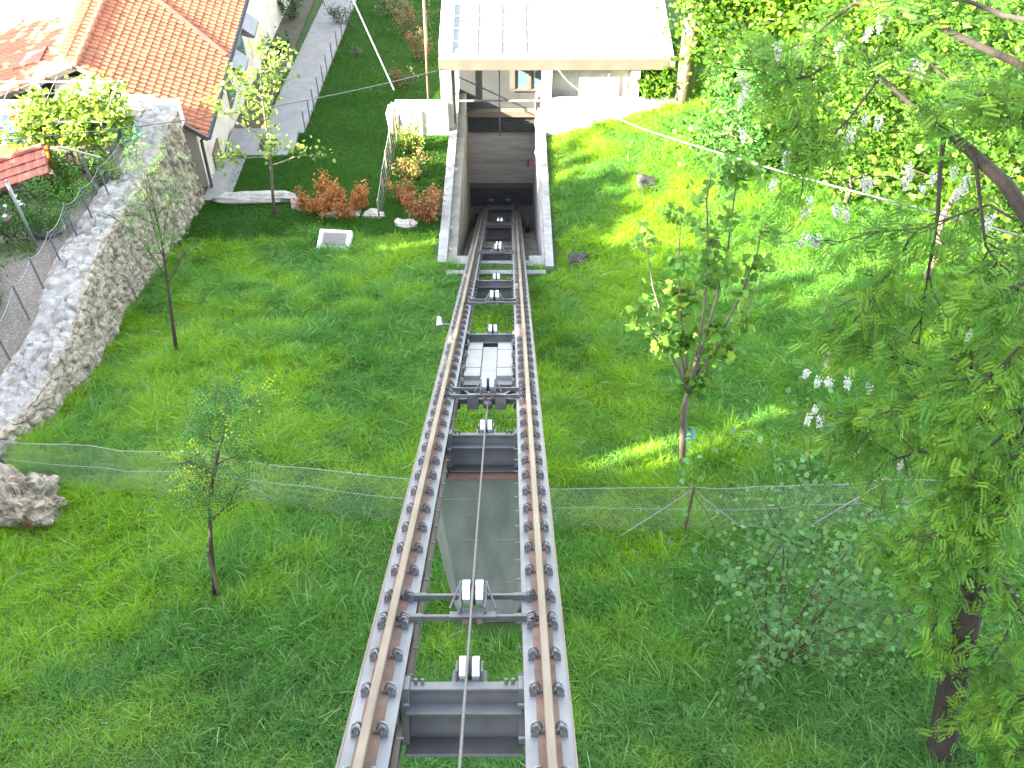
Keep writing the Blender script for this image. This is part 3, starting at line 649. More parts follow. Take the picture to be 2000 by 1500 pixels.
def rubble(name, path, top, base, width, m, label, cat, hstep=.16, lstep=.16, amp=.09, seed=0, uneven=.12):
    """a rubble wall as one surface: right face, top and left face displaced stone by stone"""
    L = [0]
    for a, b_ in zip(path[:-1], path[1:]): L.append(L[-1] + math.hypot(b_[0] - a[0], b_[1] - a[1]))
    n = int(L[-1] / lstep); us = np.linspace(0, L[-1], n + 1); px = np.interp(us, L, [p[0] for p in path]); py = np.interp(us, L, [p[1] for p in path])
    rows = 84; q = np.linspace(0, 1, rows + 1); n1, n2 = int(rows * .5), int(rows * .86); V = []
    U, J = np.meshgrid(np.arange(n + 1), np.arange(rows + 1), indexing='ij'); x = px[U]; y = py[U]; u_ = us[U]
    tx = np.gradient(px); ty = np.gradient(py); l = np.hypot(tx, ty); nx, ny = (ty / l)[U], (-tx / l)[U]
    zt = np.array([top(b_) for b_ in py])[U]; zb = np.array([float(base(a, b_)) for a, b_ in zip(px, py)])[U]; wd = np.array([width(b_) for b_ in py])[U]
    f1 = J <= n1; f3 = J > n2; qa = np.clip(J / n1, 0, 1); qb = np.clip((J - n1) / (n2 - n1), 0, 1); qc = np.clip((J - n2) / (rows - n2), 0, 1)
    off = np.where(f1, .10 * (1 - qa), np.where(f3, -wd, -wd * qb)); Z = np.where(f1, zb + (zt - zb) * qa, zt - 1.2 * qc)
    prm = np.where(f1, Z - zt, np.where(f3, wd + 1.2 * qc, wd * qb))      # running length across the wall's skin
    wx = .25 * (vn(u_, prm, .5, 91) - .5); wy = .25 * (vn(u_ + 7, prm, .5, 92) - .5); e1, id1 = worley(u_ + 20 + wx, prm * 1.6 + 20 + wy, .40, seed); e2, id2 = worley(u_ + 40 + wx, prm * 1.3 + 40 + wy, .17, seed + 5)
    rough = .5 * vn(u_, prm, .9, seed + 3) + .3 * vn(u_ + 5, prm + 5, .22, seed + 4)
    d = amp * (1.0 * sm(0, .30, e1) + .9 * (id1 - .5) + .35 * sm(0, .3, e2) + .4 * (id2 - .5) + 1.5 * (rough - .4))
    mask = sm(.45, .6, vn(u_ + 3, prm, 1.1, 95)); dt = amp * (mask * (.5 * sm(0, .25, e1) + 1.1 * (id1 - .5)) + .15 * sm(0, .3, e2) + .25 * (id2 - .5) + 2.6 * (rough - .4))
    edge = np.exp(-(np.abs(J - n1) / 2.2) ** 2) * .05 + np.exp(-(np.abs(J - n2) / 2.2) ** 2) * .05
    X = x + nx * (off + np.where(f1, d, np.where(f3, -d, 0)) - np.where(f1, edge, -edge)); Y = y + ny * (off + np.where(f1, d, np.where(f3, -d, 0)))
    Z = Z + np.where(f1 | f3, 0, dt) - edge + np.where(f1, sm(.9, 1, qa) * dt, 0)
    b = MB(); k = rows + 1; b.v = list(zip(X.ravel().tolist(), Y.ravel().tolist(), Z.ravel().tolist()))
    for i in range(n):
        for j in range(rows): b.f.append((i * k + j, i * k + j + 1, (i + 1) * k + j + 1, (i + 1) * k + j))
    b.f.append(tuple(range(k))[::-1]); b.f.append(tuple(n * k + j for j in range(k)))
    o = b.build(name, m, None, False, label=label, cat=cat); o.data.materials.append(M['walltop'])
    o.data.polygons.foreach_set('material_index', [1 if n1 + 1 < j < n2 - 1 else 0 for i in range(n) for j in range(rows)] + [0, 0]); return o
rubble('stone_wall', WP, lambda y: tz(y) + .06 + .05 * math.sin(y * 1.7) + .75 * float(sm(23, 26.3, y)), lambda x, y: gf(x, y) - .4, lambda y: 1.05 - .012 * (y - 13), 'stone',
       'long old rubble stone wall with broad worn top beside the meadow', 'stone wall', lstep=.042, amp=.085, seed=50)
pb = ground(60, 1020)
st_ = empty('wall_stub', (pb.x, pb.y, pb.z), 'broken lump of old masonry with a red brick bit in the near grass', 'ruined masonry')
bb = MB(); boulder(bb, (pb.x - .15, pb.y + .15, pb.z + .25), .62, 11, (1.1, .75, .95), 40)
vv = np.array(bb.v); q = vn(vv[:, 0] * 1.3 + vv[:, 2], vv[:, 1] + vv[:, 2] * .7, .16, 77) - .5; cc = np.array([pb.x - .15, pb.y + .15, pb.z + .25]); vv = cc + (vv - cc) * (1 + .34 * q)[:, None]; bb.v = [tuple(v) for v in vv]
vv = np.array(bb.v); e_, i_ = worley(vv[:, 0] * 1.0 + vv[:, 1] * .4 + 50, vv[:, 2] * 1.3 + vv[:, 1] * .5 + 50, .22, 5); vv = cc + (vv - cc) * (1 + .10 * sm(0, .3, e_) + .10 * (i_ - .5))[:, None]; bb.v = [tuple(v) for v in vv]
bb.build('masonry', 'stone', st_); MB().box(pb.x + .12, pb.x + .26, pb.y - .36, pb.y - .30, pb.z + .45, pb.z + .53).build('brick', 'oldtile', st_)

# raised garden behind the wall
sheet('terrace_ground', list(np.arange(-30, -9.75, .3)), list(np.arange(4, 27.6, .4)), lambda x, y: tz(y) - .05 - .25 * sm(-11, -16, x) * sm(24.5, 20, y) + .14 * (vn(x, y, .7, 61) - .5), M['gravel'])
def terrace_grass():
    N = 60000; x = rng.uniform(-17, -9.9, N); y = rng.uniform(13, 25, N); z = tz(y) - .05 - .25 * sm(-11, -16, x) * sm(24.5, 20, y)
    k = vn(x, y, 1.1, 62) + .5 * sm(-10.4, -12.4, x); keep = infr(x, y, z) & (k > .82)
    x, y, z = x[keep], y[keep], z[keep]; n = len(x); ang = rng.uniform(0, 6.28, n)
    c = np.array([[.075, .19, .02]]) * np.exp(rng.normal(0, .25, (n, 1)))
    blades('terrace_grass', np.stack([x, y, z - .01], 1), rng.uniform(.06, .2, n), rng.uniform(.01, .02, n), np.cos(ang), np.sin(ang), rng.uniform(.2, 1, n), c)
terrace_grass()

# ================================================================== THE TILED HOUSE
def tiles(b, o, u, v, nu, nv, w=.185, l=.205, amp=.035, keep=None, jit=.006):
    """rows of curved tiles: o eave corner, u along the eave, v up the slope"""
    o, u, v = Vector(o), Vector(u).normalized(), Vector(v).normalized(); n = u.cross(v); n = n if n.z > 0 else -n
    prof = [(0, 0), (.16, .75), (.36, 1), (.6, .7), (.8, .12), (1, 0)]
    for j in range(nv):
        for i in range(nu):
            if keep and not keep(i, j): continue
            q = o + u * (i * w) + v * (j * l) + n * random.uniform(-jit, jit); dv = random.uniform(-.006, .006); k = len(b.v)
            for vv, lift in ((-.03 + dv, .040), (l + .01, .008)):
                for k2, (a, h) in enumerate(prof):
                    rd = .03 * (1 - h) if vv < 0 else 0
                    b.v.append(tuple(q + u * (a * w) + v * (vv + rd) + n * (lift + h * amp)))
            for a in range(5): b.f.append((k + a, k + a + 1, k + 7 + a, k + 6 + a))
            for a, h in prof: b.v.append(tuple(q + u * (a * w) + v * (-.03 + dv + .03 * (1 - h)) + n * (.018 + h * amp)))
            for a in range(5): b.f.append((k + 12 + a, k + 13 + a, k + a + 1, k + a))
hs = empty('tiled_house', (-12.5, 36, -18), 'old house with orange terracotta tiled roof and pale plaster walls', 'house')
RXx, RZ, EX, EZ, LX = -12.0, -13.55, -8.4, -15.12, -17.2
Y0, Y1, YR = 26.7, 47.0, 27.95
vr = Vector((RXx - EX, 0, RZ - EZ)); vl = Vector((RXx - LX, 0, RZ - EZ))
nvr = int(vr.length / .205) + 1; nu_ = int((Y1 - Y0) / .185); nvl = int(vl.length / .205) + 1
rb = MB(); tiles(rb, (EX, Y0, EZ), (0, 1, 0), vr, nu_, nvr, keep=lambda i, j: i * .185 > (YR - Y0) * j / nvr - .05, amp=.045, w=.2, l=.225)
rb.hexa([(EX, Y0, EZ - .08), (RXx, YR, RZ - .08), (RXx, Y1, RZ - .08), (EX, Y1, EZ - .08), (EX, Y0, EZ), (RXx, YR, RZ), (RXx, Y1, RZ), (EX, Y1, EZ)])
tiles(rb, (LX, Y0, EZ), (0, 1, 0), vl, nu_, nvl, keep=lambda i, j: i * .185 > (YR - Y0) * j / nvl - .05)
rb.hexa([(RXx, YR, RZ - .081), (LX, Y0, EZ - .08), (LX, Y1, EZ - .08), (RXx, Y1, RZ - .081), (RXx, YR, RZ - .001), (LX, Y0, EZ - .001), (LX, Y1, EZ - .001), (RXx, Y1, RZ - .001)])
roof = rb.build('roof', 'tile', hs)
rc = MB()
for i in range(48):
    y = YR - .05 + i * .39; rc.tube([(RXx, y, RZ + .035), (RXx, y + .42, RZ + .022)], [.115, .10], 10)
rc.build('ridge_tile', 'tile', roof, True)
s0 = Vector((-8.45, 30.7, EZ + .09)); s1 = Vector((-12.0, 33.2, RZ + .08)); MB().bar(s0, s1, .16, .05).build('flashing', 'oldtile', roof)
sk = MB().hexa([(-14.2, 28.6, -14.25), (-13.3, 28.6, -13.98), (-13.3, 29.4, -13.98), (-14.2, 29.4, -14.25), (-14.2, 28.6, -14.10), (-13.3, 28.6, -13.83), (-13.3, 29.4, -13.83), (-14.2, 29.4, -14.10)]).build('skylight', 'oldtile', roof, bevel=.02)
gu = MB()
k = 0
for y in (Y0 - .05, Y1):
    for j in range(9):
        a = math.pi + math.pi * j / 8; gu.v.append((EX + .07 + .075 * math.cos(a), y, EZ - .01 + .075 * math.sin(a)))
gu.f = [(j, j + 1, 10 + j, 9 + j) for j in range(8)]
gm_ = gu.build('gutter', 'dsteel', hs); so = gm_.modifiers.new('s', 'SOLIDIFY'); so.thickness = .012
MB().tube([(EX + .03, 27.1, EZ - .1), (EX - .3, 27.1, EZ - .45), (EX - .36, 27.1, -18.0)], .05, 8).build('drainpipe', 'dsteel', hs)
wl = MB().box(-16.8, -8.85, 27.2, 46.8, -22.5, -15.32); wl.build('wall', 'plaster', hs)
gbw = MB().add([(-16.6, 28.4, -15.32), (-9.2, 28.4, -15.32), (RXx, 28.4, RZ - .25), (-16.6, 28.6, -15.32), (-9.2, 28.6, -15.32), (RXx, 28.6, RZ - .25)], [(0, 1, 2), (5, 4, 3), (0, 3, 4, 1), (1, 4, 5, 2), (2, 5, 3, 0)])
gbw.build('gable_wall', 'dwood', hs)
MB().hexa([(-12.9, 27.5, -15.3), (-11.25, 27.5, -15.3), (-11.25, 27.56, -15.3), (-12.9, 27.56, -15.3), (-12.75, 27.9, -13.95), (-11.3, 27.9, -13.95), (-11.3, 27.96, -13.95), (-12.75, 27.96, -13.95)]).build('gable_panel', mat('grey board', (.42, .38, .35), .8, 0, (.36, .32, .29), 3, .1, 30, stretch=(.3, 1, 6)), hs)
bg_ = MB().bar((RXx, YR - .03, RZ - .06), (EX + .05, Y0 - .03, EZ - .06), .07, .16).bar((RXx, YR - .03, RZ - .06), (LX, Y0 - .03, EZ - .06), .07, .16)
bg_.build('verge_board', 'fascia', hs)
for y in (31.2, 33.4):
    MB().hexa([(-8.85, y, -15.95), (-8.15, y, -16.15), (-8.15, y + .95, -16.15), (-8.85, y + .95, -15.95), (-8.85, y, -15.45), (-8.15, y, -16.05), (-8.15, y + .95, -16.05), (-8.85, y + .95, -15.45)]).build('window_hood', 'steel', hs)
    f_ = MB().box(-8.85, -8.79, y + .05, y + .9, -17.4, -16.2).build('window', 'winglass', hs)
MB().box(-8.85, -8.80, 28.2, 29.0, -19.2, -16.9).build('door', 'dwood', hs)

# stairs, landing, rail
stp = MB(); zs = lambda y: gf(-7.1, y) + .10
for i in range(34):
    y = 30.7 + i * .40; z = gf(-7.1, y + .2) + .14; stp.box(-7.8 + .012 * i, -6.45 + .012 * i, y, y + .380, z - .6, z)
stp.box(-8.8, -6.6, 29.25, 30.699, gf(-7.5, 29.9) - .6, gf(-7.5, 29.9) + .12)
stp.build('path', 'pave', None, kind='structure', bevel=.008)
sheet('pavement', list(np.arange(-8.85, -8.0, .2)), list(np.arange(26.3, 29.3, .3)), lambda x, y: g(x, y) + .05, M['pave'])
sheet('street', [-40, -20, -9, 0, 20, 60], [44.3, 46, 50, 60, 100], lambda x, y: g(x, y) + .12, M['pave'])
ra = empty('stair_railing', (-6.3, 33, zs(33)), 'thin dark railing posts along the edge of the grey garden steps', 'railing')
pp = []
for i, y in enumerate((30.6, 31.5, 32.3, 33.3, 34.3, 35.2, 36.4, 37.6, 38.8, 40.0)):
    x = -6.36 + .030 * (y - 30.7); z = gf(x, y); MB().tube([(x, y, z - .2), (x, y, z + 1.0)], .022, 6).build('post', 'stake', ra); pp.append(Vector((x, y, z + .96)))
w_ = MB()
for a, b_ in zip(pp[:-1], pp[1:]):
    for dz in (0, -.35, -.7): w_.tube([a + Vector((0, 0, dz)), b_ + Vector((0, 0, dz))], .004, 4)
w_.build('wire', 'galv', ra)
MB().box(-7.75, -7.2, 29.5, 30.1, gf(-7.5, 29.9) + .123, gf(-7.5, 29.9) + .145).build('door_mat', 'rubber', None, label='dark grey mat lying on the pale landing below the steps', cat='mat')
MB().box(-6.9, -6.1, 43.6, 44.2, gf(-6.5, 43.9) + .0, gf(-6.5, 43.9) + .16).build('drain_cover', 'dwood', None, label='brown square cover at the far foot of the steps', cat='cover')
# stones of the low lawn terrace
def slab(px0, px1, py, h, label, seed, d=.5):
    a = ground(px0, py); b_ = ground(px1, py); c = (a + b_) / 2; L = (b_ - a).length
    m = boulder(MB(), (0, 0, 0), 1.0, seed, (L / 2, d / 2, h), 12); q = (b_ - a).normalized(); ang = math.atan2(q.y, q.x)
    m.v = [(c.x + x * math.cos(ang) - y * math.sin(ang), c.y + x * math.sin(ang) + y * math.cos(ang), c.z + z + h * .3) for x, y, z in m.v]
    m.build('stone_slab', 'slab', None, label=label, cat='stone', group='stones edging the lawn')
slab(418, 575, 392, .22, 'long pale stone slab edging the lawn below the house', 21, .5)
slab(570, 602, 405, .2, 'small blocky stone touching the end of the long slab', 22, .45)
slab(628, 668, 420, .07, 'flat stone sliver half sunk in grass under the copper bush', 23, .3)
slab(672, 708, 420, .10, 'short pale stone between two others under the copper bush', 24, .3)
slab(710, 750, 422, .11, 'pale stone at the foot of the wire fence on the lawn', 25, .35)
slab(775, 813, 442, .14, 'lone pale stone in the grass beside the left wing wall', 26, .4)
# plaque
pq = PQ + Vector((0, 0, .05)); pl = empty('stone_plaque', pq, 'white stone block set in the lawn with a grey engraved plate', 'plaque')
tl = math.atan(.3); Rq = Matrix.Rotation(R(-5), 4, 'Z') @ Matrix.Rotation(R(14), 4, 'X')
def plq(x0, x1, y0, y1, z0, z1):
    b = MB().box(x0, x1, y0, y1, z0, z1); b.v = [tuple(pq + (Rq @ Vector(v))) for v in b.v]; return b
plq(-.47, .47, -.34, .34, -.12, .16).build('stone_frame', 'white', pl, bevel=.04)
pp_ = plq(-.34, .34, -.215, .215, .15, .172).build('plate', mat('bronze grey plate', (.24, .21, .18), .5, .3, (.19, .17, .15), 20), pl)
tx = MB()
for i in range(6):
    x = -.28
    while x < .26:
        l = random.uniform(.03, .09); q = plq(x, min(x + l, .28), .15 - i * .058, .172 - i * .058, .172, .176); tx.add(q.v, q.f); x += l + .02
tx.build('engraved_lines', 'stake', pp_)

# ================================================================== PLANTS ON THE LAWN
def sg(px, py): return ground(px, py)
def sh(label, px, py, wpx, hpx, color, n, lsize, **k):
    c = sg(px, py); D = (c - CAM).dot(_f); rx = wpx / F * D / 2; h = hpx / F * D / math.cos(PITCH) * .72
    return shrub(k.pop('name', 'bush'), label, 'bush', c, rx, rx * .8, max(h, .3), color, n, lsize, **k)
COP = (.42, .18, .06)
sh('copper brown bush, left half of the pair above the stone edge', 635, 414, 84, 58, COP, 2000, .07, seed=31, group='copper bushes')
sh('copper brown bush, right half of the pair above the stone edge', 684, 416, 84, 54, COP, 2000, .07, seed=32, group='copper bushes')
sh('small dull copper bush beside the taller one near the wing wall', 788, 398, 42, 50, (.32, .15, .06), 1000, .06, seed=33, group='copper bushes')
sh('dull copper bush leaning toward the left wing wall of the station', 826, 428, 80, 62, (.34, .16, .065), 1800, .07, seed=34, group='copper bushes')
sh('tall yellow green bush under the white wall left of the columns', 803, 296, 40, 60, (.18, .25, .04), 1300, .07, seed=35, c2=(.30, .24, .08), mix=.2)
sh('rounded variegated bush below the yellow green one', 812, 350, 62, 52, (.14, .18, .04), 1300, .07, seed=36, c2=(.34, .22, .08), mix=.4)
sh('mottled bronze bush high on the lawn, widest of that row', 800, 75, 80, 80, (.10, .13, .05), 1500, .08, seed=37, c2=(.22, .13, .06), mix=.45)
sh('grey green bush at the very top of the lawn', 768, 28, 60, 50, (.07, .13, .05), 900, .08, seed=38)
sh('loose bronze bush just below the widest mottled one', 818, 118, 48, 48, (.13, .13, .05), 900, .07, seed=39, c2=(.25, .15, .07), mix=.5)
sh('low thin bush behind the white wall with reddish tips', 785, 172, 60, 40, (.08, .14, .04), 600, .07, seed=40, c2=(.22, .11, .06), mix=.35)
sh('dark conical bush beside the top of the steps', 668, 52, 56, 50, (.06, .10, .04), 900, .06, seed=41)
sh('tiny pale shrub alone in the middle of the lawn', 700, 108, 20, 28, (.12, .17, .10), 160, .06, seed=42, stems=4)
sh('dark green ground bush in the bed beside the upper steps', 572, 40, 44, 66, (.045, .12, .025), 1100, .08, seed=43)
sh('dark green bush in the bed nearer the house corner', 550, 110, 34, 40, (.045, .12, .025), 700, .08, seed=44)
bed = sheet('planting_bed', list(np.arange(-8.85, -7.7, .2)), list(np.arange(30.75, 46, .4)), lambda x, y: g(x, y) + .10, mat('bed soil', (.10, .08, .06), .95, 0, (.06, .05, .035), 4, .5, 20, c3=(.05, .08, .025), ns3=2))
# fences on the lawn
wfn = empty('lawn_fence', (-3.2, 28, gf(-3.2, 28)), 'low wire fence with thin pale posts climbing the lawn beside the bushes', 'wire fence')
fp = []
for x, y, h in ((-3.45, 25.2, .75), (-3.38, 26.3, 1.2), (-3.36, 27.3, 1.3), (-3.34, 28.6, 1.4), (-3.32, 30.2, 1.4)):
    z = gf(x, y); MB().tube([(x, y, z - .2), (x, y, z + h)], .03, 6).build('post', 'dwood' if y > 25.5 else 'galv', wfn); fp.append(Vector((x, y, z + h - .04)))
w_ = MB()
for a, b_ in zip(fp[:-1], fp[1:]):
    for q in range(6):
        dz = -.24 * q; m_ = (a + b_) / 2 + Vector((0, 0, dz - .04)); w_.tube([a + Vector((0, 0, dz)), m_, b_ + Vector((0, 0, dz))], .012 if q == 0 else .003, 4)
w_.build('wire', 'galv', wfn)
p0 = at(836, 182, 32.5); z0 = gf(p0.x, p0.y)
po = empty('wooden_pole', (p0.x, p0.y, z0), 'slim brown wooden pole standing on the lawn behind the white wall', 'pole')
MB().tube([(p0.x, p0.y, z0 - .3), (p0.x + .05, p0.y, -15.2), (p0.x + .1, p0.y, -12.2)], [.055, .05, .045], 8).build('shaft', 'dwood', po, True); MB().tube([(p0.x + .1, p0.y, -12.2), (p0.x + .1, p0.y, -12.1)], [.05, .03], 8).build('cap', 'stake', po)
# overhead cables
M['paleline'] = mat('pale cable sheath', (.13, .135, .14), .5, 0)
def cable(pts, r, label, m='paleline', sag=0, n=24):
    pts = [Vector(p) for p in pts]; out = []
    for i in range(n + 1):
        p, _ = along(pts, i / n * .9999) if len(pts) > 2 else (pts[0].lerp(pts[1], i / n), 0); out.append(p - Vector((0, 0, sag * 4 * (i / n) * (1 - i / n))))
    MB().tube(out, r, 6).build('cable', m, None, True, label=label, cat='cable')
cable([at(865, 135, 30.75), at(-60, 279, 21)], .014, 'thin dark cable crossing from the station column over the house garden', 'rope', .35)
cable([at(770, 176, 30.7), at(690, 0, 35), at(640, -110, 38)], .028, 'thick white stay cable rising from the end of the white wall')
def spline(P, n=12):
    out = []; P = [P[0] * 2 - P[1]] + P + [P[-1] * 2 - P[-2]]
    for i in range(1, len(P) - 2):
        for k in range(n):
            t = k / n; a, b_, c, d = P[i - 1:i + 3]; out.append(.5 * ((2 * b_) + (c - a) * t + (2 * a - 5 * b_ + 4 * c - d) * t * t + (3 * b_ - a - 3 * c + d) * t ** 3))
    return out + [P[-2]]
MB().tube(spline([at(1088, 133, 30.5), at(1120, 168, 29.7), at(1222, 238, 27.2), at(1500, 327, 21), at(1760, 398, 16), at(2010, 465, 12), at(2200, 512, 9.5)]), .022, 6).build('cable', M['paleline'], None, True, label='long pale cable sweeping from the station front across the right bank', cat='cable')
MB().tube(spline([at(1108, 146, 30.4), at(1160, 172, 30.5), at(1222, 206, 30.54)]), .012, 6).build('cable', 'galv', None, True, label='short thin cable slung across the front of the right white wall', cat='cable')

# ================================================================== NETTING FENCE IN THE MEADOW
nf = empty('netting_fence', (3.36, 10.78, gf(3.36, 10.78)), 'rusty posted wire netting fence crossing the meadow under the track', 'wire fence')
FP = [(-9.0, 12.5, 1.35), (-5.0, 11.75, 1.42), (-1.2, 11.1, 1.35), (3.36, 10.78, 1.44), (6.4, 10.7, 1.4), (10.5, 10.4, 1.4)]
tops = []; bots = []
for i, (x, y, h) in enumerate(FP):
    z = gf(x, y); tops.append(Vector((x, y, z + h))); bots.append(Vector((x, y, z + .02)))
    MB().tube([(x, y, z - .3), (x + .01, y, z + h + .03)], .024, 6).build('post', 'rust' if i else 'stake', nf)
for i in (1, 3, 4):
    p = tops[i]; b = MB()
    for sx in (-1, 1):
        q = p + Vector((sx * 1.15, -.05, 0)); q.z = gf(q.x, q.y); b.tube([p - Vector((0, 0, .08)), q], .012, 5)
    b.build('brace', 'galv', nf)
tw = MB(); lw = MB()
def fpt(u, v):
    i = min(int(u), len(FP) - 2); t = u - i; a = bots[i].lerp(bots[i + 1], t); b_ = tops[i].lerp(tops[i + 1], t); a.z = gf(a.x, a.y) + .02
    s_ = 4 * t * (1 - t); b_ = b_ - Vector((0, 0, .10 * s_)); p = a.lerp(b_, v); w2 = float(vn(u * 6, v * 3, 1.0, 88)) - .5; p.y += .10 * w2 * s_; p.z += .03 * w2; return p
for q, bb_ in ((1.0, tw), (.55, lw)):
    bb_.tube([fpt(i / 8, q) for i in range(8 * (len(FP) - 1) + 1)], .006, 5)
tw.build('top_wire', 'galv', nf); lw.build('middle_wire', 'galv', nf)
def hexnet():
    segs = []; cw_, ch = .062, .058
    for i in range(len(FP) - 1):
        L = (tops[i] - tops[i + 1]).length; nc = int(L / cw_); nr = int(1.38 / ch)
        for c in range(nc):
            for r_ in range(nr):
                sh_ = .5 if r_ % 2 else 0; f = lambda cc, rr_: fpt(i + min(max(cc / nc, 0), .9999), min(rr_ / nr, 1.0))
                a = f(c + sh_, r_); b_ = f(c + sh_, r_ + .62); d1 = f(c + sh_ + .5, r_ + 1); d2 = f(c + sh_ - .5, r_ + 1); segs += [(a, b_), (b_, d1), (b_, d2)]
    A = np.array([tuple(s[0]) for s in segs]); B = np.array([tuple(s[1]) for s in segs]); r_ = .0021; n = len(A)
    d = norm(B - A); u_ = norm(np.cross(d, np.array([[.3, .9, .2]]))); w2 = np.cross(d, u_)
    V = np.stack([P + r_ * (u_ * math.cos(a) + w2 * math.sin(a)) for P in (A, B) for a in (0, 2.094, 4.189)], 1).reshape(-1, 3)
    L = (np.arange(n)[:, None] * 6 + np.array([0, 1, 4, 3, 1, 2, 5, 4, 2, 0, 3, 5])[None]).ravel(); raw('netting', V, L, np.arange(n * 3) * 4, None, 'galv', nf)
hexnet()

# ================================================================== THINGS IN THE RAISED GARDEN
gfence = empty('garden_fence', (-10, 19, tz(19)), 'sagging wire fence on thin grey stakes along the top of the stone wall', 'wire fence')
fp = []
def terr(px, py):
    d = ray(px, py); t = 5.0
    while (CAM + d * t).z > tz((CAM + d * t).y): t += .02
    return CAM + d * t
for x, y, h in [(terr(a, b).x, terr(a, b).y, 1.02) for a, b in ((-30, 800), (22, 706), (57, 622), (88, 568), (122, 518), (151, 462), (182, 430), (215, 387), (262, 322))]:
    z = tz(y); MB().tube([(x, y, z - .2), (x - .03, y, z + h)], .024, 6).build('stake', 'stake', gfence); fp.append(Vector((x - .03, y, z + h - .04)))
w_ = MB()
for a, b_ in zip(fp[:-1], fp[1:]):
    for q in range(7):
        dz = -.14 * q; m_ = (a + b_) / 2 + Vector((0, 0, dz - .12 + .012 * q)); w_.tube([a + Vector((0, 0, dz)), a.lerp(m_, .55) - Vector((0, 0, .03)), m_, b_.lerp(m_, .55) - Vector((0, 0, .03)), b_ + Vector((0, 0, dz))], .007 if q == 0 else .0025, 4)
w_.build('wire', 'galv', gfence)
bz = tz(20.2); mp = empty('metal_pole', (-11, 20.2, bz), 'straight galvanised pole standing in the garden beside the rose bush', 'pole')
MB().tube([(-11, 20.2, bz - .2), (-11.05, 20.2, bz + 1.95)], .04, 10).build('shaft', 'galv', mp, True); MB().tube([(-11.05, 20.2, bz + 1.95), (-11.05, 20.2, bz + 1.99)], [.044, .03], 10).build('cap', 'steel', mp)
p = at(172, 330, 22.8); zz = tz(22.8); tp_ = empty('clothes_post', (p.x, 22.8, zz), 'grey post with a slanting crossbar in front of the vine', 'clothes post')
MB().tube([(p.x, 22.8, zz - .1), (p.x - .05, 22.8, zz + 1.25)], .035, 8).build('post', 'stake', tp_); MB().tube([(p.x - .55, 22.85, zz + 1.42), (p.x + .45, 22.75, zz + 1.16)], .028, 8).build('crossbar', 'galv', tp_)
# low shed roof
shd = empty('garden_shed', (-12.6, 22.8, tz(22.8)), 'low garden shed with old red scalloped tile roof behind the pole', 'shed')
rb = MB(); eR = at(95, 338, 22.45); rR = at(85, 288, 23.35); uu = (eR - at(0, 370, 22.2)).normalized(); eave = eR - uu * 4.05; v2 = (rR - eR).normalized(); vl_ = (rR - eR).length
tiles(rb, eave, uu, v2, 15, int(vl_ / .30), .27, .30, .02); e2 = eR; n2 = uu.cross(v2); n2 = n2 if n2.z > 0 else -n2
rb.hexa([eave - n2 * .06, e2 - n2 * .06, e2 + v2 * vl_ - n2 * .06, eave + v2 * vl_ - n2 * .06, eave, e2, e2 + v2 * vl_, eave + v2 * vl_])
rfo = rb.build('roof', 'oldtile', shd); MB().tube([eave + v2 * (vl_ + .02) + n2 * .05, e2 + v2 * (vl_ + .02) + n2 * .05], .08, 8).build('ridge_tile', 'oldtile', rfo)
MB().box(-15, -11.5, 22.6, 23.2, tz(22.8) - .3, -13.75).build('wall', 'dwood', shd)
# slatted railing of the patio
sf = empty('slatted_fence', (-12.6, 24.0, tz(24)), 'dark slatted fence edging the patio below the orange cloth', 'fence')
b = MB()
for i in range(34): x = -15.6 + i * .155; b.box(x, x + .075, 23.98 + .0, 24.03, tz(24) - .02, tz(24) + .72)
b.build('slats', 'dwood', sf); MB().box(-15.7, -10.3, 23.94, 24.07, tz(24) + .72, tz(24) + .80).build('top_rail', 'fascia', sf)
MB().hexa([(-16, 24.08, -15.5), (-9.95, 24.08, -15.5), (-9.95, 27.1, -15.5), (-16, 27.1, -15.5), (-16, 24.08, -14.12), (-9.95, 24.08, -14.12), (-9.95, 27.1, -14.12), (-16, 27.1, -14.12)]).build('patio', 'pave', None, kind='structure')
tb = empty('patio_table', (-13.1, 24.9, -14.12), 'patio table hidden under a blue and white patterned cloth', 'table')
for sx in (-.8, .8):
    for sy in (-.3, .3): MB().box(-13.1 + sx - .03, -13.1 + sx + .03, 24.9 + sy - .03, 24.9 + sy + .03, -14.118, -13.42).build('leg', 'dwood', tb)
MB().box(-14.0, -12.2, 24.5, 25.3, -13.42, -13.385).build('tabletop', 'dwood', tb)
def pattern_mat():
    m = bpy.data.materials.new('blue patterned cloth'); m.use_nodes = True; n = m.node_tree; b = n.nodes['Principled BSDF']; tc = n.nodes.new('ShaderNodeTexCoord'); v = n.nodes.new('ShaderNodeTexVoronoi'); v.inputs['Scale'].default_value = 7
    n.links.new(tc.outputs['Object'], v.inputs['Vector']); r_ = n.nodes.new('ShaderNodeValToRGB'); r_.color_ramp.interpolation = 'CONSTANT'; r_.color_ramp.elements[0].color = (.75, .78, .8, 1); r_.color_ramp.elements[1].position = .38; r_.color_ramp.elements[1].color = (.03, .10, .42, 1)
    n.links.new(v.outputs['Distance'], r_.inputs[0]); n.links.new(r_.outputs[0], b.inputs['Base Color']); b.inputs['Roughness'].default_value = .8; return m
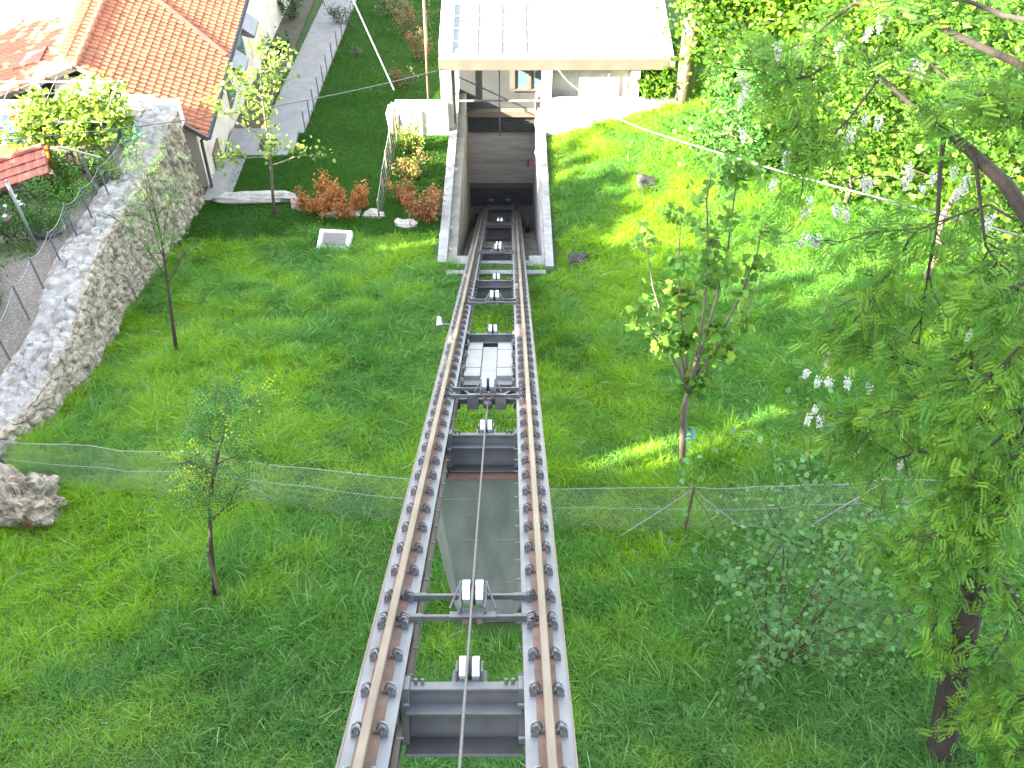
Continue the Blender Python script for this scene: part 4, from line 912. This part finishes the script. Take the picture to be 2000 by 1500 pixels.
def cloth(x0, x1, y0, y1, z, drop, name, m, label, cat, seed=0):
    b = MB(); nx = 36
    prof = [(y0 - .01, z - drop), (y0 - .01, z - drop * .5), (y0, z), (y1, z), (y1 + .01, z - drop * .5)]
    for i in range(nx + 1):
        x = x0 + (x1 - x0) * i / nx
        for j, (y, zz) in enumerate(prof): b.v.append((x, y - (.035 * math.sin(i * 1.3 + seed) * (z - zz) / drop if j < 2 else 0), zz + .004 * math.sin(i * .9)))
    k = len(prof)
    for i in range(nx):
        for j in range(k - 1): b.f.append((i * k + j, (i + 1) * k + j, (i + 1) * k + j + 1, i * k + j + 1))
    o = b.build(name, m, None, True, label=label, cat=cat); so = o.modifiers.new('t', 'SOLIDIFY'); so.thickness = .006; return o
cloth(-14.05, -12.15, 24.46, 25.34, -13.372, .30, 'tablecloth', pattern_mat(), 'blue cloth with white flower pattern lying on the patio table', 'tablecloth')
cloth(-14.3, -11.7, 23.92, 24.09, tz(24) + .815, .55, 'orange_cloth', mat('orange cloth', (.75, .25, .02), .8, 0, (.65, .18, .015), 4), 'bright orange cloth hung over the slatted fence', 'cloth', 2)
pot = MB(); k0 = [(0.0, 0), (.13, 0), (.17, .12), (.18, .22), (.15, .22), (.14, .17), (0.0, .17)]
for r_, z in k0:
    for j in range(16): pot.v.append((-12.75 + r_ * math.cos(j * .3927), 24.9 + r_ * math.sin(j * .3927), -13.364 + z))
for i in range(6):
    for j in range(16): pot.f.append((i * 16 + j, i * 16 + (j + 1) % 16, (i + 1) * 16 + (j + 1) % 16, (i + 1) * 16 + j))
pot.build('flower_pot', mat('red glazed pot', (.55, .07, .03), .4), None, True, label='round red pot standing on the blue patterned tablecloth', cat='pot')
# pergola with vine
pg = empty('pergola', (-12, 25.3, -14.12), 'grey post pergola carrying the vine on the patio', 'pergola')
for x in (-14.6, -12.4, -10.3):
    for y in (24.4, 26.2): MB().tube([(x, y, -14.118), (x, y, -12.95)], .03, 8).build('post', 'stake', pg)
for y in (24.4, 26.2): MB().tube([(-15, y, -12.93), (-10.1, y, -12.93)], .025, 8).build('beam', 'galv', pg)
b = MB()
for i in range(9): b.tube([(-14.8 + i * .57, 24.2, -12.90), (-14.8 + i * .57, 26.4, -12.90)], .010, 5)
b.build('wires', 'galv', pg)
def vine():
    root = empty('grape_vine', (-11.6, 25.2, -14.12), 'sunlit yellow green grape vine sprawling over the pergola', 'vine'); b = MB(); rr = random.Random(4); tips = []
    for i in range(14):
        x = rr.uniform(-12.6, -10.2); pts = bend((x, 24.3 + rr.random(), -14.1), (rr.gauss(0, .2), .1, 1), 1.0, 4, .1, 0, rr); b.tube(pts, [.03, .025, .02, .015, .012], 6, False)
        for q in range(5): e = bend(pts[-1], (rr.gauss(0, 1), rr.gauss(0, .6), .05), 1.1, 5, .2, -.05, rr); b.tube(e, [.012, .01, .008, .006, .005, .004], 5, False); tips += e
        tips += pts[2:]
    b.build('stem', 'bark', root, True); tp = np.array([tuple(t) for t in tips]); rg = np.random.default_rng(4); n = 3400; idx = rg.integers(0, len(tp), n)
    pos = tp[idx] + rg.normal(0, .17, (n, 3)); pos[:, 2] = -14.1 + np.abs(pos[:, 2] + 14.1); pos[:, 2] = np.minimum(pos[:, 2], -12.85 + rg.normal(0, .05, n)); pos[:, 0] = np.clip(pos[:, 0], -13.3, -9.75); pos[:, 1] = np.clip(pos[:, 1], 23.9, 26.8)
    v, l, s, wv = leaves(pos, .13, 'maple', .8, None, rg); raw('foliage', v, l, s, tint((.17, .27, .03), n, .2, .12, rg)[wv], 'leaf', root)
vine()
# white parapet, white strut, teal cover
MB().box(-11.5, -9.62, 26.6, 26.9, -14.119, -13.82).box(-9.6, -8.9, 26.45, 26.75, -14.6, -13.84).build('parapet', 'white', None, bevel=.015, label='dazzling white parapet at the patio end against the house gable', cat='parapet')
MB().tube([at(52, 150, 26.4), at(88, 184, 26.0)], .045, 8).build('white_pole', 'white', None, label='slanting white pole poking out above the vine', cat='pole')
def teal():
    root = empty('covered_barrel', (-9.95, 25.1, -14.12), 'teal plastic cover draped over a barrel at the wall end', 'covered barrel')
    b = MB(); n = 40
    for r_, z, am in ((0, -13.28, 0), (.14, -13.30, .0), (.22, -13.36, .02), (.26, -13.7, .05), (.30, -14.05, .07)):
        for j in range(n): a = 6.2832 * j / n; q = r_ + am * math.sin(a * 9); b.v.append((-9.95 + q * math.cos(a), 25.1 + q * math.sin(a), z + am * .5 * math.sin(a * 4)))
    for i in range(4):
        for j in range(n): b.f.append((i * n + j, i * n + (j + 1) % n, (i + 1) * n + (j + 1) % n, (i + 1) * n + j))
    b.build('cover', mat('teal plastic', (.10, .30, .27), .35, 0, (.15, .38, .36), 5), root, True)
    MB().tube([(-9.95, 25.1, -14.118), (-9.95, 25.1, -13.33)], [.18, .19], 16).build('barrel', 'steel', root)
teal()
# planters and garden plants
def garden(label, x, y, rx, h, color, n, ls, **k): return shrub(k.pop('name', 'bush'), label, 'bush', (x, y, tz(y) + k.pop('dz', 0)), rx, rx, h, color, n, ls, **k)
pb = MB(); c = Vector((-10.95, 21.0, tz(21.0)))
for r_, z in [(0, -.05), (.42, -.05), (.52, .22), (.46, .22), (.42, .15), (0, .15)]:
    for j in range(20): a = 6.2832 * j / 20; pb.v.append((c.x + r_ * math.cos(a), c.y + r_ * math.sin(a), c.z + z))
for i in range(5):
    for j in range(20): pb.f.append((i * 20 + j, i * 20 + (j + 1) % 20, (i + 1) * 20 + (j + 1) % 20, (i + 1) * 20 + j))
pb.build('planter', mat('dark tub', (.10, .09, .08), .7, 0, (.07, .065, .06), 5), None, True, label='wide dark round tub behind the wire fence with a bush in it', cat='planter')
garden('green bush growing in the wide dark tub', -10.95, 21.0, .85, 1.0, (.07, .17, .03), 1900, .06, seed=51, dz=.15)
rose = garden('rose bush with white blooms around the galvanised pole', -11.7, 20.6, .75, 1.0, (.05, .13, .03), 1500, .07, seed=52, name='rose_bush')
for i in range(14):
    a = random.uniform(0, 6.28); r_ = random.uniform(.2, .7); bl = MB(); boulder(bl, (-11.7 + r_ * math.cos(a), 20.6 + r_ * math.sin(a) - .1, tz(20.6) + random.uniform(.6, 1.0)), .04, i, (1, 1, .8), 5); bl.build('bloom', 'white', rose, True)
garden('rounded dark bush between the shed roof and the crossbar post', -11.4, 23.0, .6, .85, (.06, .16, .02), 1700, .06, seed=53)
garden('feathery green plants in the bed under the vine', -10.8, 22.4, .7, .7, (.09, .21, .03), 1500, .07, seed=54)
garden('tall grass like plant at the top end of the garden fence', -10.3, 23.5, .5, .7, (.13, .22, .05), 900, .09, seed=55, up=-.2)
garden('broad leaved dark bush at the garden edge by the gravel', -11.5, 17.6, 1.0, .9, (.05, .14, .03), 2200, .09, seed=56)
garden('low green bush behind the broad leaved one', -12.6, 19.2, .9, .8, (.06, .16, .03), 1600, .08, seed=57)
garden('leafy climber in front of the slatted fence', -12.2, 23.6, .45, .9, (.09, .20, .03), 900, .07, seed=58)
lg = empty('log_pile', (-12.4, 21.2, tz(21.2)), 'weathered planks lying below the red shed roof', 'planks')
for i in range(4): MB().bar((-14.6, 21.3 - .12 * i, tz(21.2) + .1 + .03 * i), (-11.9, 21.45 - .12 * i, tz(21.2) + .12 + .03 * i), .1, .05).build('plank', 'dwood', lg)

# rocks on the bank
M['darkrock'] = stone_mat('dark rock', (.06, .055, .055), (.02, .019, .02), 6)
for px, py, r_, lb, sd_ in ((1262, 366, .30, 'dark weathered rock sticking out of the sunny bank', 61), (1130, 512, .26, 'grey rock half buried beside the foot of the right wing wall', 62)):
    p = ground(px, py); boulder(MB(), (p.x, p.y, p.z + r_ * .05), r_, sd_, (1.1, 1.0, 1.0), 12).build('rock', 'darkrock', None, label=lb, cat='rock')

# ================================================================== TREES
YG = (.085, .205, .022)
def up(px, py, Y): return at(px, py, Y)
# young trees in the meadow and on the lawn
b0 = ground(535, 420); tree('young_lime_tree', 'slender young tree with fresh heart shaped leaves on the lawn by the stone edge', 'tree', [b0 - Vector((0, 0, .2)), up(532, 370, b0.y), up(529, 320, b0.y), up(522, 260, b0.y), up(512, 190, b0.y), up(508, 130, b0.y)], .055, .012, 'palebark', 15, 1.9, (.13, .22, .035), 'round', .095, 1000, .38, .75, .04, 4, .45, .12, 3, bright=((.26, .36, .06), .3))
b0 = ground(345, 695); tree('young_ash_tree', 'thin young ash with sparse feathery leaves beside the stone wall', 'tree', [b0 - Vector((0, 0, .2)), up(338, 640, b0.y), up(331, 580, b0.y), up(325, 540, b0.y), up(316, 470, b0.y), up(300, 400, b0.y), up(285, 330, b0.y)], .05, .008, 'bark', 14, 1.9, (.085, .19, .04), 'kite', .17, 520, .42, .38, .06, 4, .4, .12, 4, pin=4, taper=.35)
b0 = ground(418, 1160); tree('young_walnut_tree', 'small sapling with sunlit yellow tip leaves tied to a stake in the near meadow', 'tree', [b0 - Vector((0, 0, .1)), up(412, 1060, b0.y), up(408, 990, b0.y), up(418, 920, b0.y), up(436, 850, b0.y), up(450, 785, b0.y)], .04, .008, 'bark', 11, .8, (.07, .18, .03), 'kite', .21, 620, .3, .55, .04, 4, .3, .10, 5, pin=4, bright=((.30, .42, .03), .16))  # bright tint paints sunlit yellow into some leaf clumps
p = ground(420, 1165); MB().tube([(p.x + .05, p.y, p.z - .2), (p.x + .16, p.y, p.z + 1.35)], .028, 7).build('wooden_stake', 'dwood', None, label='short wooden stake beside the small sapling with yellow tip leaves', cat='stake')
b0 = ground(1335, 910); fk = up(1345, 765, b0.y); lim = []
for q in ([(1330, 700), (1300, 640), (1275, 560), (1262, 470)], [(1340, 690), (1330, 610), (1325, 520), (1330, 420)], [(1360, 700), (1375, 610), (1385, 500), (1380, 390), (1390, 340)], [(1375, 720), (1410, 650), (1450, 570), (1480, 490), (1490, 430)], [(1385, 735), (1425, 680), (1460, 600), (1500, 520)], [(1365, 700), (1395, 600), (1420, 500), (1435, 380), (1440, 320)], [(1325, 720), (1295, 670), (1265, 640), (1245, 600)]):
    dy = random.uniform(-.7, .9); lim.append(([fk] + [up(a, c, b0.y + dy * (i + 1) / 4) for i, (a, c) in enumerate(q)], .035))
tree('young_maple_tree', 'young many stemmed maple fanning upward in the right meadow', 'tree', [b0 - Vector((0, 0, .2)), up(1334, 850, b0.y), up(1336, 800, b0.y), fk], .07, .055, 'palebark', 1, .8, (.105, .235, .03), 'maple', .115, 1700, .8, .5, .05, 6, .34, .11, 6, limbs=lim, bright=((.17, .29, .035), .25))
MB().tube([b0 + Vector((-.0, -.02, .82 + .02 * i)) + Vector((.085 * math.cos(i * .9), .085 * math.sin(i * .9), 0)) for i in range(16)], .012, 5).build('blue_tie', mat('blue cord', (.03, .14, .35), .6), None, label='blue cord wound round the trunk of the many stemmed maple', cat='cord')
b0 = ground(1520, 1290); shrub('grey_leaved_shrub', 'big loose shrub with dull grey green round leaves in the near right meadow', 'shrub', b0, 1.25, 1.0, 3.9, (.11, .225, .075), 2400, .075, 'round', 71, 13, .22, .08)
p = ground(1620, 660); 
# trees behind the right bank
def big(px, py, h, r, crown_r, color, n, ls, label, seed, leaf='maple', start=.25, name='maple_tree', bark='palebark', fz=.45, nb=16, **k):
    b0 = ground(px, py); rr = random.Random(seed); top = b0 + Vector((rr.uniform(-.6, .3), rr.uniform(-.5, .5), h))
    tr = [b0 - Vector((0, 0, .4))] + [b0.lerp(top, t) + Vector((rr.gauss(0, .08), rr.gauss(0, .08), 0)) for t in (.2, .4, .6, .8, 1)]
    return tree(name, label, 'tree', tr, r, r * .25, bark, nb, crown_r, color, leaf, ls, n, start, .85, -.01, 7, crown_r * .35, fz, seed, **k)
big(1336, 200, 13, .30, 3.6, (.085, .185, .014), 9000, .14, 'stout pale trunked tree beside the station roof corner', 81, start=.6)
big(1415, 195, 7, .12, 2.0, (.075, .17, .014), 7000, .14, 'leafy tree just right of the stout pale trunk', 82, start=.12)
big(1480, 190, 7.5, .14, 2.6, (.085, .18, .013), 8500, .14, 'bright leafy tree behind the top of the sunny bank', 83, start=.1)
big(1570, 260, 7, .13, 2.6, (.085, .185, .013), 8500, .14, 'wide bright tree right of the bank top', 84, start=.08)
big(1700, 210, 8, .15, 3.0, (.08, .18, .014), 9000, .14, 'tall sunlit tree behind the locust branches', 85, start=.1)
big(1850, 240, 8, .15, 3.0, (.08, .18, .014), 9000, .14, 'sunlit tree in the far right corner behind the locust crown', 86, start=.1)
big(1650, 400, 4.5, .09, 1.7, (.075, .17, .015), 3600, .12, 'low spreading tree on the slope behind the hanging white blossoms', 87, start=.1)
big(1800, 560, 6, .11, 1.9, (.075, .17, .016), 2200, .13, 'thin mossy trunked tree rising behind the dangling dark branches', 88, start=.5, bark='palebark', nb=9)
big(1960, 520, 6.5, .12, 2.3, (.075, .17, .016), 5500, .13, 'leafy tree at the far right edge of the slope', 89, start=.12)
big(1440, 360, 3.6, .06, 1.2, (.07, .19, .035), 2200, .11, 'slim young maple on the bank above the many stemmed one', 90, start=.2, nb=12, name='young_maple_tree')
sh('bright bush hiding the right end of the white front wall', 1268, 200, 66, 84, (.085, .185, .014), 2600, .13, leaf='maple', seed=91)
sh('rounded bush at the foot of the stout pale trunk', 1420, 205, 90, 90, (.08, .175, .014), 2400, .13, leaf='maple', seed=92)
sh('yellow green bush under the bright trees at the bank top', 1530, 330, 110, 90, (.085, .18, .013), 2400, .12, seed=93)
sh('loose green bush on the right slope below the mossy trunk', 1880, 700, 150, 110, (.09, .21, .03), 2400, .10, seed=94)
sh('yellow tipped shrub low behind the hanging locust twigs', 1710, 640, 110, 80, (.11, .23, .03), 1500, .12, leaf='maple', seed=95, c2=(.30, .36, .04), mix=.3)
b0 = ground(1620, 920); tree('tiny_sapling', 'tiny sapling with a few round leaves just behind the netting fence', 'sapling', [b0, up(1622, 880, b0.y), up(1628, 840, b0.y), up(1632, 800, b0.y)], .012, .005, 'bark', 4, .35, (.075, .16, .06), 'round', .13, 22, .3, .7, .02, 1, .15, .05, 12)

# the big locust close by on the right
def locust():
    U = lambda *q: [up(a, c, y) for a, c, y in q]
    t0 = [Vector((5.98, 5.5, -10.2)), up(1832, 1500, 5.85), up(1852, 1380, 6.15), up(1875, 1260, 6.5), up(1905, 1140, 6.8), up(1955, 1000, 7.0), up(2010, 820, 7.3), up(2060, 640, 7.7), up(2080, 470, 8.0), up(2060, 330, 8.3), up(2060, 100, 8.3), up(2040, -100, 8.2)]
    lim = [(U((2040, 470, 8.2), (1965, 360, 8.7), (1900, 300, 9.1), (1850, 255, 9.4), (1790, 215, 9.7), (1720, 150, 10), (1640, 110, 10.2)), .085),
           (U((2060, 170, 8.2), (1980, 120, 8.4), (1900, 85, 8.7), (1830, 50, 9), (1770, 20, 9.3), (1670, 5, 9.7), (1600, 60, 10), (1560, 110, 10.2)), .045),
           (U((1845, 255, 9.4), (1836, 330, 9.2), (1832, 420, 9.0), (1815, 520, 8.8), (1800, 620, 8.7), (1788, 740, 8.6)), .03),
           (U((1985, 430, 8.4), (1930, 400, 8.7), (1900, 410, 8.8), (1800, 445, 9), (1700, 455, 9.2), (1620, 480, 9.4)), .016),
           (U((1905, 310, 9), (1915, 400, 8.7), (1925, 480, 8.6), (1960, 530, 8.5), (1985, 560, 8.4)), .022),
           (U((1960, 790, 7.6), (1900, 745, 8), (1840, 725, 8.3), (1760, 705, 8.5), (1700, 680, 8.7), (1620, 640, 8.9)), .030),
           (U((1950, 830, 7.5), (1880, 800, 7.8), (1800, 780, 8), (1740, 800, 8.2), (1690, 850, 8.3)), .03),
           (U((1935, 960, 7.1), (1870, 900, 7.4), (1800, 880, 7.6), (1740, 900, 7.8), (1700, 930, 7.9)), .03),
           (U((1920, 1040, 7), (1850, 1010, 7.1), (1800, 1020, 7.2), (1760, 1060, 7.3), (1745, 1110, 7.3)), .025),
           (U((1905, 1110, 6.8), (1870, 1080, 6.7), (1830, 1100, 6.7), (1815, 1160, 6.7), (1830, 1210, 6.6)), .022),
           (U((1910, 1100, 6.8), (1960, 1130, 6.5), (1990, 1190, 6.3), (1960, 1250, 6.2), (1930, 1290, 6.1)), .025),
           (U((2100, 1280, 5.9), (2040, 1330, 5.8), (1980, 1380, 5.7), (1925, 1420, 5.7)), .02),
           (U((2120, 1420, 5.5), (2050, 1440, 5.4), (1980, 1470, 5.3)), .02),
           (U((1990, 600, 7.9), (1940, 640, 7.9), (1900, 700, 7.8), (1880, 800, 7.7), (1900, 880, 7.5)), .025),
           (U((2060, 300, 8.3), (2000, 250, 8.8), (1930, 200, 9.3), (1860, 160, 9.8), (1800, 120, 10.2)), .03),
           (U((2060, 50, 8.3), (1960, 30, 8.8), (1860, -10, 9.4), (1760, -40, 9.9), (1660, -50, 10.3)), .03),
           (U((1640, 110, 10.2), (1580, 150, 10.3), (1520, 160, 10.4), (1470, 130, 10.5)), .014),
           (U((1720, 150, 10), (1660, 230, 9.9), (1600, 290, 9.8), (1550, 300, 9.8)), .014),
           (U((2060, 640, 7.7), (1990, 680, 7.6), (1930, 740, 7.4), (1880, 820, 7.3)), .022), (U((2010, 820, 7.3), (1960, 850, 7.1), (1900, 900, 7.0), (1860, 960, 6.9)), .022),
           (U((1990, 890, 7.2), (1990, 960, 6.9), (1960, 1030, 6.7), (1925, 1100, 6.6)), .02), (U((2030, 760, 7.4), (2000, 800, 7.1), (1985, 880, 6.9), (1990, 960, 6.7)), .02),
           (U((1960, 1000, 7.0), (1905, 990, 6.8), (1850, 1020, 6.7), (1800, 1060, 6.7)), .02), (U((2080, 520, 7.9), (2010, 540, 7.9), (1960, 590, 7.9), (1930, 650, 7.9)), .02),
           (U((1800, 440, 9), (1740, 520, 8.9), (1700, 590, 8.8), (1690, 640, 8.8)), .010)]
    root, tp = tree('locust_tree', 'large near locust tree with feathery leaves and hanging white blossom', 'tree', t0, .20, .09, 'darkbark', 3, 1.2, (.085, .205, .022), 'kite', .15, 11500, .75, .6, -.03, 9, .6, .12, 15, pin=8, limbs=lim, var=.2, hue=.10, bright=((.14, .27, .025), .3))
    # drooping flower clusters
    protos = []; rg = np.random.default_rng(9)
    for k in range(3):
        n = 90; t = rg.random(n) ** .85; a = rg.uniform(0, 6.28, n); r_ = (.038 * (1 - .7 * t) + .004) * np.sqrt(rg.random(n))
        pos = np.stack([np.cos(a) * r_, np.sin(a) * r_, -t * .17], 1); v, l, s, wv = leaves(pos, .024, 'round', .2, np.stack([np.cos(a), np.sin(a), -.4 + 0 * a], 1), rg)
        protos.append((v, l, s, tint((.55, .56, .50), n, .05, .02, rg)[wv]))
    spots = [(1448, 140, 10.4), (1462, 155, 10.4), (1450, 190, 10.4), (1492, 212, 10.4), (1540, 298, 9.8), (1452, 250, 10.2), (1515, 350, 9.9), (1690, 345, 9.6), (1705, 350, 9.6), (1650, 405, 9.5), (1632, 402, 9.5), (1590, 460, 9.4), (1578, 456, 9.4), (1600, 462, 9.4), (1572, 408, 9.4), (1580, 385, 9.4), (1775, 322, 9.4), (1772, 345, 9.4), (1800, 360, 9.3),
             (1826, 340, 9.2), (1866, 325, 9.1), (1880, 350, 9.0), (1870, 372, 9.0), (1895, 340, 9.0), (1665, 250, 9.9), (1660, 268, 9.9), (1690, 225, 9.9), (1720, 225, 9.9), (1650, 80, 10.1), (1720, 25, 9.6), (1740, 15, 9.6), (1700, 52, 9.8), (1800, 120, 10.1), (1812, 140, 10.1), (1790, 118, 10.1), (1915, 185, 9.3), (1935, 225, 9.2), (1560, 90, 10.2), (1520, 85, 10.2),
             (1600, 738, 8.9), (1578, 725, 8.9), (1615, 695, 8.8), (1620, 742, 8.8), (1655, 740, 8.7), (1700, 750, 8.6), (1595, 795, 8.9), (1582, 810, 8.9), (1605, 812, 8.9), (1690, 850, 8.3), (1680, 870, 8.3), (1675, 635, 8.8), (1895, 645, 7.8), (1985, 905, 7.2), (1992, 925, 7.2), (1980, 925, 7.2), (1760, 905, 7.7), (1935, 420, 8.7)]
    first = {}
    for i, (a, c, y) in enumerate(spots):
        p = up(a, c, y); k = i % 3
        if k not in first:
            v, l, s, t_ = protos[k]; o = raw('flower_cluster', v + np.array(wpos(root)), l, s, t_, 'petal', root); first[k] = o
        else: o = first[k].copy(); col.objects.link(o); o.parent = root
        o.location = p - wpos(root); o.rotation_euler = (random.gauss(0, .2), random.gauss(0, .2), random.uniform(0, 6.28)); o.scale = [random.uniform(.75, 1.1)] * 3
locust()

# the wooded castle hill beside and behind the line; it throws the shade over the meadow
def woodland():
    rg = np.random.default_rng(77); P = []; tr = MB()
    for i in range(54):
        x = rg.uniform(-30, -15.8); y = rg.uniform(-22, 13.5) if i < 46 else rg.uniform(12, 17); x = x if i < 46 else rg.uniform(-21, -17); z = gf(x, y)
        h = rg.uniform(17, 22) if y < 1 else rg.uniform(13, 16) if y < 6 else rg.uniform(8, 11)
        tr.tube([(x, y, z - .5), (x, y, z + h * .5), (x + .4, y, z + h * .9)], [.28, .2, .06], 7); n = int(120 * h)
        d = norm(rg.normal(0, 1, (n, 3))) * (rg.random((n, 1)) ** .4); P.append(np.array([x, y, z + h * .6]) + d * np.array([3.0, 3.0, h * .42]))
    for x, y, z, rx, rz, n in ((-21.5, 26.2, -11.0, 2.6, 1.6, 420),):        # a sparse crown that dapples the far roof slope
        tr.tube([(x, y, gf(x, y) - .5), (x, y, z), (x, y, z + 1)], [.2, .12, .05], 7); P.append(np.array([x, y, z]) + norm(rg.normal(0, 1, (n, 3))) * (rg.random((n, 1)) ** .5) * np.array([rx, rx, rz]))
    P = np.concatenate(P)
    sv = np.array(S); gaps = [(ground(1265, 885), .55), (ground(1440, 872), .5), (ground(1540, 700), .45), (ground(1285, 430), .5), (T(.25, 15.6, -.4), .32), (T(-.68, 14.6, -.1), .22), (T(.5, 11.9, -.1), .2), (ground(1600, 760), .4),
                              (at(452, 790, 9.27), .3), (at(425, 950, 9.27), .25), (at(1400, 690, 13), .4), (at(1275, 830, 13), .3), (at(1880, 760, 14), .5), (at(1720, 640, 16), .5), (ground(690, 500), .35), (ground(850, 470), .45), (ground(1340, 400), .45), (ground(1230, 470), .35), (ground(1180, 330), .4), (ground(1640, 560), .5), (ground(1200, 895), .35), (ground(1500, 862), .35), (ground(1930, 640), .5), (ground(1050, 1010), .25)]
    keep = np.ones(len(P), bool)
    for c, r_ in gaps:                                            # leaves cut from the unseen canopy along sun rays to place sun flecks
        q = P - np.array(c); d = np.linalg.norm(q - np.outer(q @ sv, sv), axis=1); keep &= d > r_ + .12
    P = P[keep]; v, l, s, wv = leaves(P, .42, 'maple', .5, None, rg)
    o = raw('woodland', v, l, s, tint((.06, .15, .025), len(P), .2, .1, rg)[wv], 'leaf', None, 'stuff')
    tr.build('trunks', 'bark', o, True, kind='stuff')
woodland()
